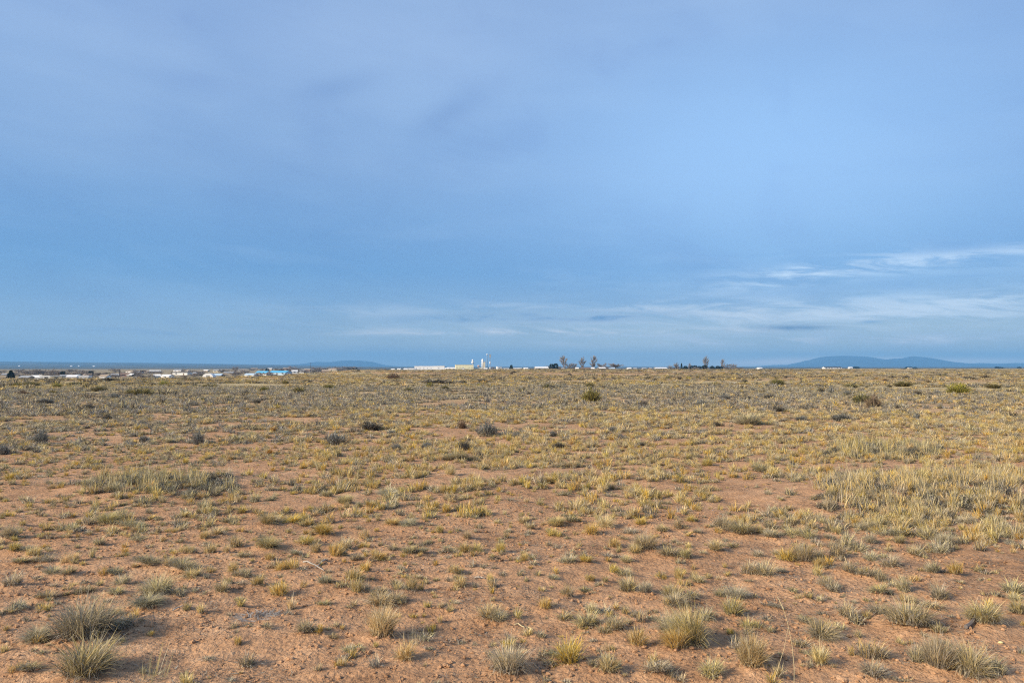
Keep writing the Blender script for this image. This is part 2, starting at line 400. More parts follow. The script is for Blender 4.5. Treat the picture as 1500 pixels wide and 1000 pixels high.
# ------------------------------------------------------------------ near grass tufts (u, v of base, width, height in photo pixels, look)
T = """123 947 80 55 y;173 930 40 20 y;55 952 43 22 y;123 1003 75 50 y;27 893 22 12 y;70 897 17 15 g;217 897 42 16 y;63 970 17 7 y;42 995 30 11 y;205 915 14 11 y;157 887 12 8 y;172 905 20 12 y;225 1002 50 45 k
275 901 18 15 g;295 905 17 16 g;353 893 15 15 g;335 907 8 6 y;377 918 85 12 m;392 931 17 10 y;448 938 28 22 s;468 991 14 14 g;494 986 15 12 g;474 894 22 8 y;308 972 20 6 y
558 941 45 45 g;557 897 35 20 g;580 890 25 18 y;519 896 13 10 g;625 897 13 14 g;647 896 12 12 s;645 915 10 12 g;712 910 28 22 s;731 914 22 18 s;722 888 10 7 g;550 988 20 28 y;597 980 30 30 g;515 962 25 10 y;745 996 50 45 s;747 949 15 15 s;715 971 15 16 y;608 950 25 35 k;627 962 14 6 y
757 911 18 20 g;803 898 20 18 g;867 900 20 17 s;903 895 15 12 g;915 902 15 16 g;866 921 36 22 s;900 931 33 25 s;885 933 20 12 y;938 918 17 22 s;953 913 18 9 y;985 935 40 30 y;931 955 30 24 g;985 961 46 30 g;843 983 40 40 g;867 986 18 15 y;890 995 32 28 g;956 992 38 18 y;995 1001 20 16 s;808 972 30 6 y;790 938 16 14 y;990 895 40 20 y
1013 950 45 65 s;1033 912 28 20 y;1073 904 30 24 s;1102 923 26 18 s;1122 912 14 10 y;1100 988 48 45 g;1042 999 36 28 s;1142 998 22 20 g;1140 971 14 10 y;1200 979 30 30 g;1188 978 12 12 y;1211 938 42 28 y;1242 903 26 22 s;1180 912 22 8 y;1248 963 14 18 g;1203 900 16 10 y;1130 888 20 6 y
1287 900 28 18 y;1332 923 58 42 y;1365 890 25 15 s;1440 920 42 32 s;1492 901 24 24 s;1377 931 26 14 y;1375 985 50 45 s;1420 992 50 48 y;1455 990 35 30 y;1345 975 25 25 s;1272 969 42 30 y;1280 997 36 25 s;1323 1001 22 12 y;1498 963 16 16 y;1257 930 14 18 s;1392 902 12 6 y
13 794 26 22 s;20 810 18 15 g;37 809 16 9 y;55 813 20 14 g;68 822 20 14 y;30 825 24 10 y;105 823 22 15 g;135 815 10 26 g;146 797 18 14 y;107 782 20 10 s;33 770 12 9 g;60 772 11 10 g;117 766 12 8 g;160 768 28 14 s;195 774 26 10 y;222 782 12 7 s;72 787 10 6 g;108 794 10 6 y;55 790 12 7 s;35 792 10 6 y;77 843 20 10 s;100 846 28 11 y;57 850 16 6 y;58 830 12 6 s;152 843 14 14 g;168 843 20 10 y;182 858 20 18 s;173 874 24 13 y;78 860 12 9 y;145 860 14 12 s;123 857 14 9 y;98 871 12 10 s;122 871 30 12 y;20 862 24 22 y;70 879 28 12 y;218 833 30 13 y;197 835 12 9 g;247 834 16 16 s;230 877 40 30 y;205 792 20 10 y;117 809 14 5 y
300 790 16 14 g;316 786 18 16 g;311 810 20 18 g;331 811 14 13 g;345 802 18 20 s;275 813 20 14 g;263 796 14 10 y;352 780 12 10 g;394 772 26 13 g;428 768 20 12 g;444 767 12 8 y;392 808 30 16 g;396 823 16 12 g;370 824 8 8 g;357 820 16 10 y;449 800 24 14 g;463 809 16 18 g;436 797 8 6 g;473 784 26 16 g;457 773 12 8 s;493 817 22 20 g;420 839 28 20 g;441 840 14 12 y;410 837 10 9 g;341 841 16 18 g;350 848 18 10 y;361 849 16 16 s;378 864 19 17 g;410 875 26 20 g;325 873 22 18 s;477 862 18 14 s;488 860 12 6 y;268 840 32 14 y;287 850 24 16 s;302 850 10 12 y;252 830 12 14 s;285 874 14 9 y;298 877 12 8 y;472 825 14 6 y;433 813 16 7 y;254 876 16 12 s;348 765 12 8 g;335 767 10 8 s
506 804 22 20 s;503 815 14 9 y;532 802 14 8 g;525 824 18 13 s;554 824 24 14 g;503 827 10 7 g;570 824 10 9 g;577 809 18 14 y;600 814 22 12 s;590 819 9 9 g;616 813 20 7 y;541 767 12 8 g;574 772 22 10 g;599 774 26 10 y;552 779 10 7 g;537 787 16 16 g;645 783 14 14 g;603 799 10 8 s;621 799 12 8 g;682 791 15 13 g;697 781 9 8 s;681 810 20 16 g;700 808 18 16 g;673 816 10 9 g;657 808 18 8 y;732 811 17 17 g;742 786 12 12 g;748 823 8 9 s;726 823 18 6 y;665 843 18 15 g;676 861 20 18 g;707 836 12 8 y;719 852 12 15 g;720 875 11 14 g;590 840 16 7 s;613 849 14 8 s;602 869 18 26 g;580 864 18 11 y;515 858 28 24 g;532 843 18 16 g;533 875 18 22 y;520 876 20 20 g;557 876 22 10 y;730 770 12 9 g;696 763 12 7 s;748 774 8 8 g;630 771 10 6 y
763 768 14 11 g;795 770 10 7 g;777 776 14 9 s;810 783 16 12 g;815 773 26 14 g;838 769 22 14 y;867 783 24 18 g;888 774 24 16 g;803 798 10 9 y;815 804 12 11 y;769 799 10 9 y;899 800 18 15 g;945 806 34 26 s;929 809 18 15 g;917 819 16 9 s;890 814 14 10 y;890 823 12 8 g;770 825 16 13 g;782 824 12 9 g;757 823 16 6 y;838 827 22 12 s;858 827 20 12 g;823 826 14 8 y;813 843 13 13 g;812 851 16 8 y;865 852 16 12 g;888 852 13 11 g;899 840 16 13 g;918 842 22 12 s;880 858 10 8 g;920 868 30 20 s;943 871 18 20 y;832 876 18 20 s;826 871 16 10 s;857 868 18 7 y;970 780 18 10 s;938 770 20 12 g;923 780 18 10 y;994 777 14 18 g;972 797 9 9 y;980 815 26 15 s;995 823 12 18 y;996 848 16 16 g;978 862 14 7 y;990 880 26 20 s;917 788 8 6 s
1012 769 14 9 g;1023 782 14 9 y;1008 785 10 6 g;1056 778 30 22 s;1088 785 36 17 y;1062 791 12 6 y;1110 782 15 16 g;1130 790 24 14 s;1128 778 20 9 y;1166 788 24 18 s;1184 792 20 18 y;1177 772 8 12 g;1207 771 16 9 y;1140 764 10 6 s;1230 764 14 7 y;1226 784 14 14 g;1215 792 16 10 y;1148 823 24 24 g;1135 812 14 12 y;1178 824 30 28 y;1200 833 20 18 g;1200 818 18 16 y;1214 829 14 20 g;1227 817 22 24 y;1048 809 22 14 s;1030 811 12 7 s;1071 803 16 9 y;1005 818 22 16 s;1110 816 16 11 s;1097 844 24 22 s;1125 848 26 26 s;1144 839 16 8 y;1061 832 8 10 g;1068 846 15 9 g;1017 832 10 11 g;1003 837 8 9 g;1022 856 22 12 s;1009 857 14 7 y;1037 848 14 9 g;1053 850 10 9 g;1243 839 20 13 s;1207 861 20 20 s;1222 868 22 20 y;1160 869 16 12 s;1098 856 14 5 y;1058 874 20 14 y;1083 879 36 22 y;1103 878 16 10 y;1187 877 16 13 s;1202 879 14 10 s;1012 880 34 16 y
1268 779 28 14 y;1275 797 18 18 s;1300 770 24 14 y;1303 788 24 18 y;1317 796 16 14 s;1332 774 14 5 y;1395 779 16 8 s;1384 799 28 15 s;1399 797 12 8 y;1340 813 26 17 s;1354 815 10 8 g;1435 782 16 11 s;1450 790 14 10 g;1465 787 18 10 y;1490 780 20 12 s;1499 790 10 8 y;1413 768 26 12 y;1275 822 20 15 s;1305 832 26 19 s;1292 818 16 10 y;1348 838 12 7 s;1367 842 22 16 s;1382 840 14 9 y;1398 843 20 22 g;1267 845 30 15 y;1290 850 18 18 y;1325 867 22 28 s;1307 858 14 9 y;1405 853 14 6 s;1485 868 30 22 y;1442 873 12 8 y;1460 875 16 12 y;1287 870 26 10 s;1268 879 12 9 s;1375 877 26 24 y;1325 881 24 16 s;1488 881 20 10 s
660 700 18 16 g;667 677 34 14 s;1113 692 22 16 s;1036 683 16 12 g;570 728 26 9 y;747 737 12 8 y;823 730 16 8 y;480 730 16 11 s;505 740 22 12 g;540 745 18 10 g;700 722 22 11 g;800 712 20 10 g;1095 625 40 18 s"""
TUFTS = []
for row in T.split('\n'):
    for s in row.split(';'):
        a = s.split(); TUFTS.append((float(a[0]), float(a[1]), float(a[2]), float(a[3]), a[4]))

SPECIAL = {
    (123, 947): "large dark-hearted grey bunchgrass leaning over red soil near the left border",
    (377, 918): "flat grey mat of dead twigs lying on bare red soil",
    (558, 941): "tall golden tuft alone on bare soil, its base rusty and shaded on the right",
    (1013, 950): "tallest straw-coloured clump in the foreground, grey at its foot",
    (1100, 988): "curly bright golden clump beside the long bent grass stalk",
    (1332, 923): "broad blue-grey clump with pale curled blades left of the dark dead branch",
    (1420, 992): "widest sprawling grey clump in the lower right corner",
    (745, 996): "loose straw clump with upright stalks cut by the bottom border at mid width",
    (135, 815): "narrow upright golden tuft with a long shadow on bare soil",
    (1088, 785): "dense dark grey cushion of matted blades with almost no gold",
    (945, 806): "dome of pale straw grass with a dark hollow at its foot",
    (867, 783): "bright golden cushion on the edge of a small red bank",
    (1178, 824): "grey bushy middle of the biggest foreground cluster of clumps",
    (225, 1002): "thin bare seed stalks standing on soil at the bottom border",
    (608, 950): "few faint vertical seed stalks standing right of the tall golden tuft",
}
MARKS += [(('grass_tuft',), 123, 947, 'the dark-hearted bunchgrass'), (('grass_tuft',), 377, 918, 'the dead twig mat'),
          (('grass_tuft',), 558, 941, 'the tall golden tuft'), (('grass_tuft',), 1013, 950, 'the tallest straw clump'),
          (('grass_tuft',), 1100, 988, 'the curly golden clump'), (('grass_tuft',), 1332, 923, 'the broad blue-grey clump'),
          (('grass_tuft',), 1420, 992, 'the widest sprawling clump'), (('grass_tuft',), 745, 996, 'the bottom-border straw clump'),
          (('grass_tuft',), 135, 815, 'the narrow upright tuft'), (('grass_tuft',), 1088, 785, 'the dark matted cushion'),
          (('grass_tuft',), 945, 806, 'the pale straw dome'), (('grass_tuft',), 867, 783, 'the bright golden cushion'),
          (('grass_tuft',), 1426, 921, 'the dark dead branch'), (('grass_tuft',), 460, 830, 'the pale crossed sticks'),
          (('grass_tuft',), 1466, 941, 'the yellow stone'), (('grass_tuft', 'shrub'), 237, 725, 'the long grassy mound'),
          (('grass_tuft', 'shrub'), 1350, 760, 'the tall grass patch'), (('grass_tuft',), 1178, 824, 'the biggest foreground cluster'),
          (('grass_tuft',), 1157, 940, 'the long bent stalk'), (('grass_tuft', 'shrub'), 715, 640, 'the round ash-grey shrub')]

LOOKC = {'g': 'golden', 's': 'straw-coloured', 'y': 'grey'}
tuft_geo = []
for (u, v, w, h, c) in TUFTS:
    x, y = on_flat(u, v - 0.10 * w)
    d = math.hypot(x, y)
    tuft_geo.append((x, y, w / F * y * 1.15, h / F * y * 1.30))
    if c in 'gsy' and y < 12:
        BUMPS.append((x, y, 0.55 * w / F * y + 0.03, min(0.05, 0.10 * w / F * y + 0.006)))
# low sand mounds that carry the tall grass
def ell_pts(u0, u1, v0, v1, n, rng):
    out = []
    while len(out) < n:
        a, b = rng.uniform(-1, 1, 2)
        if a * a + b * b < rng.uniform(.0, 1.4): out.append(((u0 + u1) / 2 + a * (u1 - u0) / 2, (v0 + v1) / 2 + b * (v1 - v0) / 2))
    return out
for (u, v, r, hh) in ((150, 718, .55, .09), (200, 716, .7, .12), (255, 716, .7, .12), (310, 710, .7, .12), (345, 705, .45, .08),
                      (1240, 725, .9, .12), (1300, 725, 1.0, .14), (1370, 722, 1.1, .14), (1440, 720, 1.1, .14), (1500, 715, 1.0, .12),
                      (1250, 662, .8, .09), (1320, 660, .9, .1), (1370, 662, .7, .08)):
    x, y = on_flat(u, v); BUMPS.append((x, y, r, hh))

STUFF_PTS = {}      # proto key -> list of (x, y, z, rot, w, h)
def stuff(key, x, y, w, h): STUFF_PTS.setdefault(key, []).append((x, y, w, h))

rank = sorted(range(len(TUFTS)), key=lambda i: -TUFTS[i][2] * TUFTS[i][3])
keep = set(rank[:296])
for i, (u, v, w, h, c) in enumerate(TUFTS):
    x, y, wm, hm = tuft_geo[i]
    if c in 'km': key = c + ('m' if c == 'k' else 'l')
    else: key = c + ('l' if wm > .2 else 'm' if wm > .1 else 's')
    if i not in keep and c in 'gsy':
        stuff(c + 's', x, y, wm, hm); continue
    me = PROTO[key][i % 2 if (int(u), int(v)) in SPECIAL and len(PROTO[key]) > 1 else i % len(PROTO[key])]
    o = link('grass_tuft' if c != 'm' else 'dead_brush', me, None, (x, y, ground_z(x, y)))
    tl = 0.0 if c == 'm' else .12
    o.rotation_euler = (R.normal(0, 1) * tl, R.normal(0, 1) * tl, R.uniform(0, 6.28)); o.scale = (wm, wm * R.uniform(.8, 1.15), hm)
    size = 'tiny' if w < 13 else 'small' if w < 21 else 'medium' if w < 32 else 'large'
    form = 'upright ' if h / w > .95 else 'low flat ' if h / w < .42 else ''
    lab = SPECIAL.get((int(u), int(v)))
    item(o, u, v, 'grass_tuft', f"{size} {form}{LOOKC.get(c, 'grey')}", 'grass tuft', 'grass tuft' if c != 'm' else 'dead brush',
         'grass tufts on the bare foreground soil' if c != 'm' else None, lab)

# tall grass patches on low sand mounds
def patch(name, label, spots, hpx, rng, pals, n_bl):
    parts = []
    x0, y0 = on_flat(*spots[0])
    for (u, v) in spots:
        x, y = on_flat(u, v)
        pal = pals[rng.integers(0, len(pals))]
        hm = hpx * rng.uniform(.45, 1.15) / F * y
        wm = rng.uniform(.10, .24)
        cols = {'g': GOLD, 's': STRAW, 'y': GREY}[pal]
        if pal == 'y': vv, q, t, c = join([blades(rng, n_bl, wm * .6, hm * .5, .006, .7, .6, GREY + UNDER), blades(rng, n_bl, wm * .6, hm * .33, .009, .7, .7, [tuple(.7 * q for q in k) for k in UNDER])])
        else: vv, q, t, c = join([blades(rng, n_bl // 3, wm * .5, hm, .0055, .34, .16, cols), blades(rng, n_bl // 3, wm * .6, hm * .45, .006, .8, .5, cols)])
        vv = vv + np.array([x - x0, y - y0, ground_z(x, y)])
        parts.append((vv, q, t, c))
    o = link(name, to_mesh(name, join(parts), M_BLADE), None, (x0, y0, 0))
    tag(o, label, 'grass patch')
    return o
rg = np.random.default_rng(31)
patch('grass_patch', 'long low mound covered in mixed straw and grey grass standing alone left on bare soil',
      ell_pts(120, 358, 703, 728, 190, rg), 31, rg, 'gsyyyy', 60)
patch('grass_patch', 'wide stand of tall straw seed grass with blue-grey undergrowth along the right border',
      ell_pts(1195, 1560, 690, 768, 360, rg) + [(u, v) for u, v in ell_pts(1200, 1300, 690, 750, 50, rg)], 37, rg, 'gsyyyyy', 64)
patch('grass_patch', 'narrower strip of tall straw grass just behind the wide seed grass stand',
      ell_pts(1212, 1392, 652, 674, 230, rg), 30, rg, 'gssyyyyy', 60)

# long bent seed stalk, sticks, stone
def curve_tube(pts, r0, r1, n=5):
    mb = MB()
    for i in range(len(pts) - 1):
        a = r0 + (r1 - r0) * i / (len(pts) - 1); b = r0 + (r1 - r0) * (i + 1) / (len(pts) - 1)
        mb.tube(pts[i], pts[i + 1], a, b, n, True)
    return mb
M_STRAW = flat_mat('straw_stalk', (.55, .46, .27), .7, .2, 20)
M_DEAD = flat_mat('dead_wood', (.38, .35, .31), .85, .25, 25)
M_DARKW = flat_mat('dark_wood', (.17, .15, .14), .85, .3, 25)
sx, sy = on_flat(1163, 1006); sz = ground_z(sx, sy)
k = sy / F
pts = [(0, 0, -.01), (.8 * k, 0, 30 * k), (-1 * k, .01, 62 * k), (-6 * k, .02, 92 * k), (-11 * k, .03, 112 * k), (-16 * k, .04, 124 * k)]
st = curve_tube(pts, .0018, .0010).build('grass_stalk', M_STRAW, None, (sx, sy, sz))
tag(st, 'single long pale grass stalk bending left, tallest thing in the foreground', 'grass stalk')
hd = curve_tube([pts[-2], pts[-1], (-19 * k, .045, 129 * k)], .003, .001).build('seed_head', M_STRAW, st)
sx, sy = on_flat(1132, 1004); k = sy / F
st2 = curve_tube([(0, 0, -.01), (8 * k, 0, 22 * k), (17 * k, 0, 50 * k), (24 * k, .01, 78 * k)], .0014, .0008).build('grass_stalk', M_STRAW, None, (sx, sy, ground_z(sx, sy)))
tag(st2, 'thinner grass stalk slanting right and crossing the long bent stalk', 'grass stalk')
def stick(u0, v0, u1, v1, r, mat, name, label, cat, kink=0.01):
    x0, y0 = on_flat(u0, v0); x1, y1 = on_flat(u1, v1)
    n = 5; P = []
    for i in range(n + 1):
        t = i / n; x = x0 + (x1 - x0) * t; y = y0 + (y1 - y0) * t
        P.append((x - x0 + R.normal(0, kink * .5), y - y0 + R.normal(0, kink), ground_z(x, y) + r * 1.1 + (.008 if 0 < i < n else 0)))
    o = curve_tube(P, r, r * .55, 6).build(name, mat, None, (x0, y0, 0))
    tag(o, label, cat)
    return o
stick(444, 823, 475, 837, .007, M_DEAD, 'dead_stick', 'longer of two pale crossed sticks on red soil', 'stick')
stick(478, 824, 461, 834, .007, M_DEAD, 'dead_stick', 'shorter pale stick leaning across the longer one', 'stick')
stick(1416, 925, 1440, 911, .013, M_DARKW, 'dead_branch', 'thick dark dead branch lying at the foot of a straw clump', 'branch', .006)
stick(753, 918, 780, 922, .004, M_STRAW, 'dead_stick', 'thin straw-coloured stick flat on bare soil near the bottom centre', 'stick')
stick(252, 900, 268, 896, .006, M_DEAD, 'dead_stick', 'grey stick lying left of two small golden tufts', 'stick')
stick(697, 846, 709, 848, .006, M_DEAD, 'dead_stick', 'short whitish stick between small golden tufts at mid foreground', 'stick')
sx, sy = on_flat(1466, 942)
sb = MB(); sb.lathe([(.004, .0), (.013, .003), (.015, .008), (.010, .013), (.003, .015)], 9)
so = sb.build('pebble', flat_mat('yellow_stone', (.72, .60, .30), .6, .15, 60), None, (sx, sy, ground_z(sx, sy) - .001), True); so.scale = (1.1, .8, .9)
tag(so, 'small bright yellow stone on the soil right of the sprawling clump', 'stone')

# ------------------------------------------------------------------ shrubs (u, v base, width, height, colour)
PAL = {'d': [(.13, .12, .10), (.20, .18, .15), (.085, .075, .065), (.24, .22, .16)],
       'o': [(.22, .21, .08), (.30, .26, .10), (.16, .15, .06), (.36, .30, .13), (.12, .10, .06)],
       'l': [(.42, .37, .07), (.34, .31, .06), (.50, .42, .11), (.22, .20, .06)],
       'a': [(.27, .27, .25), (.36, .35, .31), (.18, .18, .17), (.22, .23, .20)],
       'r': [(.46, .24, .06), (.55, .32, .08), (.38, .20, .06), (.5, .38, .14)],
       'n': [(.20, .14, .10), (.28, .20, .13), (.13, .09, .07), (.34, .27, .17)]}
def shrub_parts(rng, pal, N, bw):
    c = PAL[pal]; dark = [tuple(x * .75 for x in q) for q in c[:3]]
    stems = join([blades(rng, N // 5, .16, .85, bw * 1.1, .75, .06, [(.20, .17, .14), (.27, .24, .20), (.14, .12, .10)], .45)])
    f = [blades(rng, N // 3, .20, 1.0, bw, .62, .05, c, .35)]
    # leafy tips spread over an uneven dome
    n = N
    el = np.arccos(rng.uniform(-.05, 1, n)); az = rng.uniform(0, 2 * np.pi, n)
    lump = .78 + .22 * np.sin(az * 3 + rng.uniform(0, 6)) * np.sin(el * 2) + rng.normal(0, .12, n)
    rr = (rng.uniform(.2, 1, n) ** .45) * lump
    P = np.stack([.5 * rr * np.sin(el) * np.cos(az), .5 * rr * np.sin(el) * np.sin(az), .92 * rr * np.cos(el) + .02], 1)
    v, q, t, cc = blades(rng, n, .001, .20, bw * 1.1, .55, .1, c + dark[:1], .5)
    v = (v.reshape(n, 7, 3) + P[:, None, :]).reshape(-1, 3)
    v[:, 2] = np.maximum(v[:, 2], -.02)
    f.append((v, q, t, cc))
    return stems, join(f)
SH = {}
for pal in PAL:
    for size, N, bw, cnt in (('n', 700, .020, 3), ('f', 170, .06, 3)):
        SH[pal + size] = []
        for s in range(cnt):
            rs = np.random.default_rng(ord(pal) * 31 + s)
            a, b = shrub_parts(rs, pal, N, bw)
            if size == 'n': SH[pal + size].append((to_mesh('shrub_stems', a, M_TWIG), to_mesh('shrub_foliage', b, M_LEAF)))
            else: SH[pal + size].append(to_mesh('shrub', join([a, b]), M_LEAF))
S = """157 617 18 13 d;130 600 16 11 d;60 650 22 24 a;67 592 20 10 a;290 650 18 24 a;210 648 14 12 a;400 632 13 7 r;395 665 13 9 r;492 650 32 22 a;143 682 20 6 a;5 665 20 18 a;377 590 12 8 d;205 581 45 13 o;145 575 24 10 o;387 574 16 9 o;297 587 9 7 o;438 576 18 11 o;336 585 10 7 l;304 569 42 5 o;84 567 14 8 l;168 585 14 12 a
543 630 36 15 d;715 640 32 23 a;680 660 22 18 d;677 627 14 14 n;743 662 18 9 r;703 670 15 9 n;772 668 9 5 r;818 656 20 10 d;572 637 12 10 a;580 660 14 13 a;625 657 18 12 a;866 591 32 25 o;864 568 16 9 o;598 574 15 8 o;630 568 13 9 l;652 571 13 8 o;640 563 46 7 d;803 570 20 8 o;758 643 14 10 a;810 638 14 10 a;898 633 18 10 a;940 652 14 6 d;943 596 14 10 d
1405 577 34 19 l;1279 598 24 24 n;1262 592 30 20 o;1138 566 22 14 o;1323 567 30 9 o;1455 569 25 8 o;1246 569 26 9 o;1217 576 11 14 a;1202 575 12 11 d;1344 578 14 8 d;1232 617 30 14 a;1184 598 16 9 d;1137 603 24 12 d;1062 585 18 8 a;1098 586 22 6 d;1127 585 22 9 d;1173 616 18 8 a;1343 613 10 14 a;1028 595 18 12 a;1050 624 14 7 d
3 567 10 7 d;25 566 16 7 o;45 565 26 7 o;113 565 28 7 o;77 578 11 7 o;32 580 20 8 n;160 559 30 7 d;188 564 26 5 d;240 566 16 10 l;223 565 14 5 d;65 592 18 9 a;195 597 9 7 d
260 565 14 5 d;333 562 40 4 o;373 562 18 4 d;363 561 10 5 o;418 563 10 7 o;482 570 18 8 o;395 562 20 4 d;450 560 22 4 d
577 555 24 9 n;525 544 6 4 d;567 563 6 5 o;583 564 6 5 d;679 562 10 7 d;707 561 15 7 d;702 565 8 4 l;685 552 7 2.5 d;725 558 12 4 d;737 558 10 3 d;749 548 5 4 d
834 550 8 5 d;842 545 7 3 d;850 557 12 4 d;870 556 7 4 d;875 560 8 5 n;898 555 6 3 d;948 556 10 6 d;959 557 7 5 d;979 556 13 5 o;996 556 8 5 d;792 558 6 4 d;767 560 12 5 o;807 570 11 8 d;753 547 8 4 d
1091 561 9 8 d;1047 565 13 6 o;1044 555 8 5 d;1067 556 4 5 o;1009 555 10 5 l;1022 554 8 4 o;1151 554 6 4 d;1209 554 10 4 d;1200 558 9 3 n;1175 557 8 4 d;1121 553 8 4 o;1240 578 16 9 a
1260 552 13 3 d;1307 555 12 6 d;1297 558 10 4 n;1327 555 13 6 d;1303 567 7 6 d;1358 560 9 6 n;1375 552 9 5 d;1379 558 7 5 d;1384 551 8 4 o;1405 551 9 5 d;1420 556 18 5 d;1444 555 14 6 d;1467 551 6 3 d;1491 559 9 4 d;1498 555 5 5 d;1381 567 9 5 d;1477 568 9 4 a;1373 577 11 7 a;1499 577 8 7 l;1270 568 6 5 d"""
SHN = {'d': 'dark grey-brown', 'o': 'olive', 'l': 'yellow-green', 'a': 'ash-grey', 'r': 'rusty orange', 'n': 'brown'}
SSP = {(715, 640): 'round ash-grey shrub with a dark heart, widest of those at mid field',
       (492, 650): 'squat ash-grey shrub with yellow grass at its foot at mid field',
       (543, 630): 'low wide dark shrub on red soil behind the squat ash-grey one',
       (866, 591): 'tall olive-brown shrub with a dark foot, standing highest in the middle of the plain',
       (1405, 577): 'bright yellow-green bush, the greenest one on the plain',
       (1279, 598): 'large brown upright shrub with thin stems below the saddle-backed mountain',
       (577, 555): 'dark brown shrub left of the white warehouse at the far side of the field',
       (205, 581): 'wide olive shrub in the grey grass belt below the utility pole',
       (640, 563): 'long low dark thicket below the white warehouse',
       (743, 662): 'rusty orange cushion plant right of the dark round shrubs'}
MARKS += [(('shrub',), 492, 650, 'the squat ash-grey shrub'), (('shrub',), 866, 591, 'the tall olive-brown shrub'),
          (('shrub',), 1405, 577, 'the greenest bush'), (('shrub',), 1279, 598, 'the large brown shrub'), (('shrub',), 577, 555, 'the dark warehouse-side shrub'),
          (('shrub',), 205, 581, 'the wide olive shrub'), (('shrub', 'house', 'bare_tree', 'evergreen'), 17, 556, 'the lone dark pine'),
          (('shrub',), 680, 541, 'the pale yellow building'), (('shrub',), 1028, 541, 'the evergreen row'), (('shrub',), 401, 549, 'the blue-roofed building'),
          (('shrub',), 743, 662, 'the rusty cushion plant'), (('shrub',), 868, 541, 'the tall bare trees')]
def on_ground(u, v):
    x, y = on_flat(u, v)
    return x, y
for i, s in enumerate(x for row in S.split('\n') for x in row.split(';')):
    a = s.split(); u, v, w, h = map(float, a[:4]); c = a[4]
    x, y = on_ground(u, v - .04 * w)
    wm, hm = w / F * y * 1.1, h / F * y * 1.05
    if wm > 4.5: wm_y = 2.0
    else: wm_y = wm
    z = ground_z(x, y)
    if w >= 12 and y < 75:
        a_, b_ = SH[c + 'n'][i % 3]
        o = bpy.data.objects.new('shrub', None); COL.objects.link(o); o.empty_display_size = .1
        link('stems', a_, o); link('foliage', b_, o)
    else:
        o = link('shrub', SH[c + 'f'][i % 3])
    o.location = (x, y, z); o.scale = (wm, wm_y, hm); o.rotation_euler = (0, 0, R.uniform(0, 6.28) if wm == wm_y else R.uniform(-.2, .2))
    size = 'small' if w < 11 else 'medium' if w < 20 else 'large'
    form = 'low ' if h / w < .45 else 'tall ' if h / w > .95 else ''
    item(o, u, v, 'shrub', f"{size} {form}{SHN[c]}", 'shrub', 'shrub', 'shrubs scattered over the dry plain', SSP.get((int(u), int(v))))

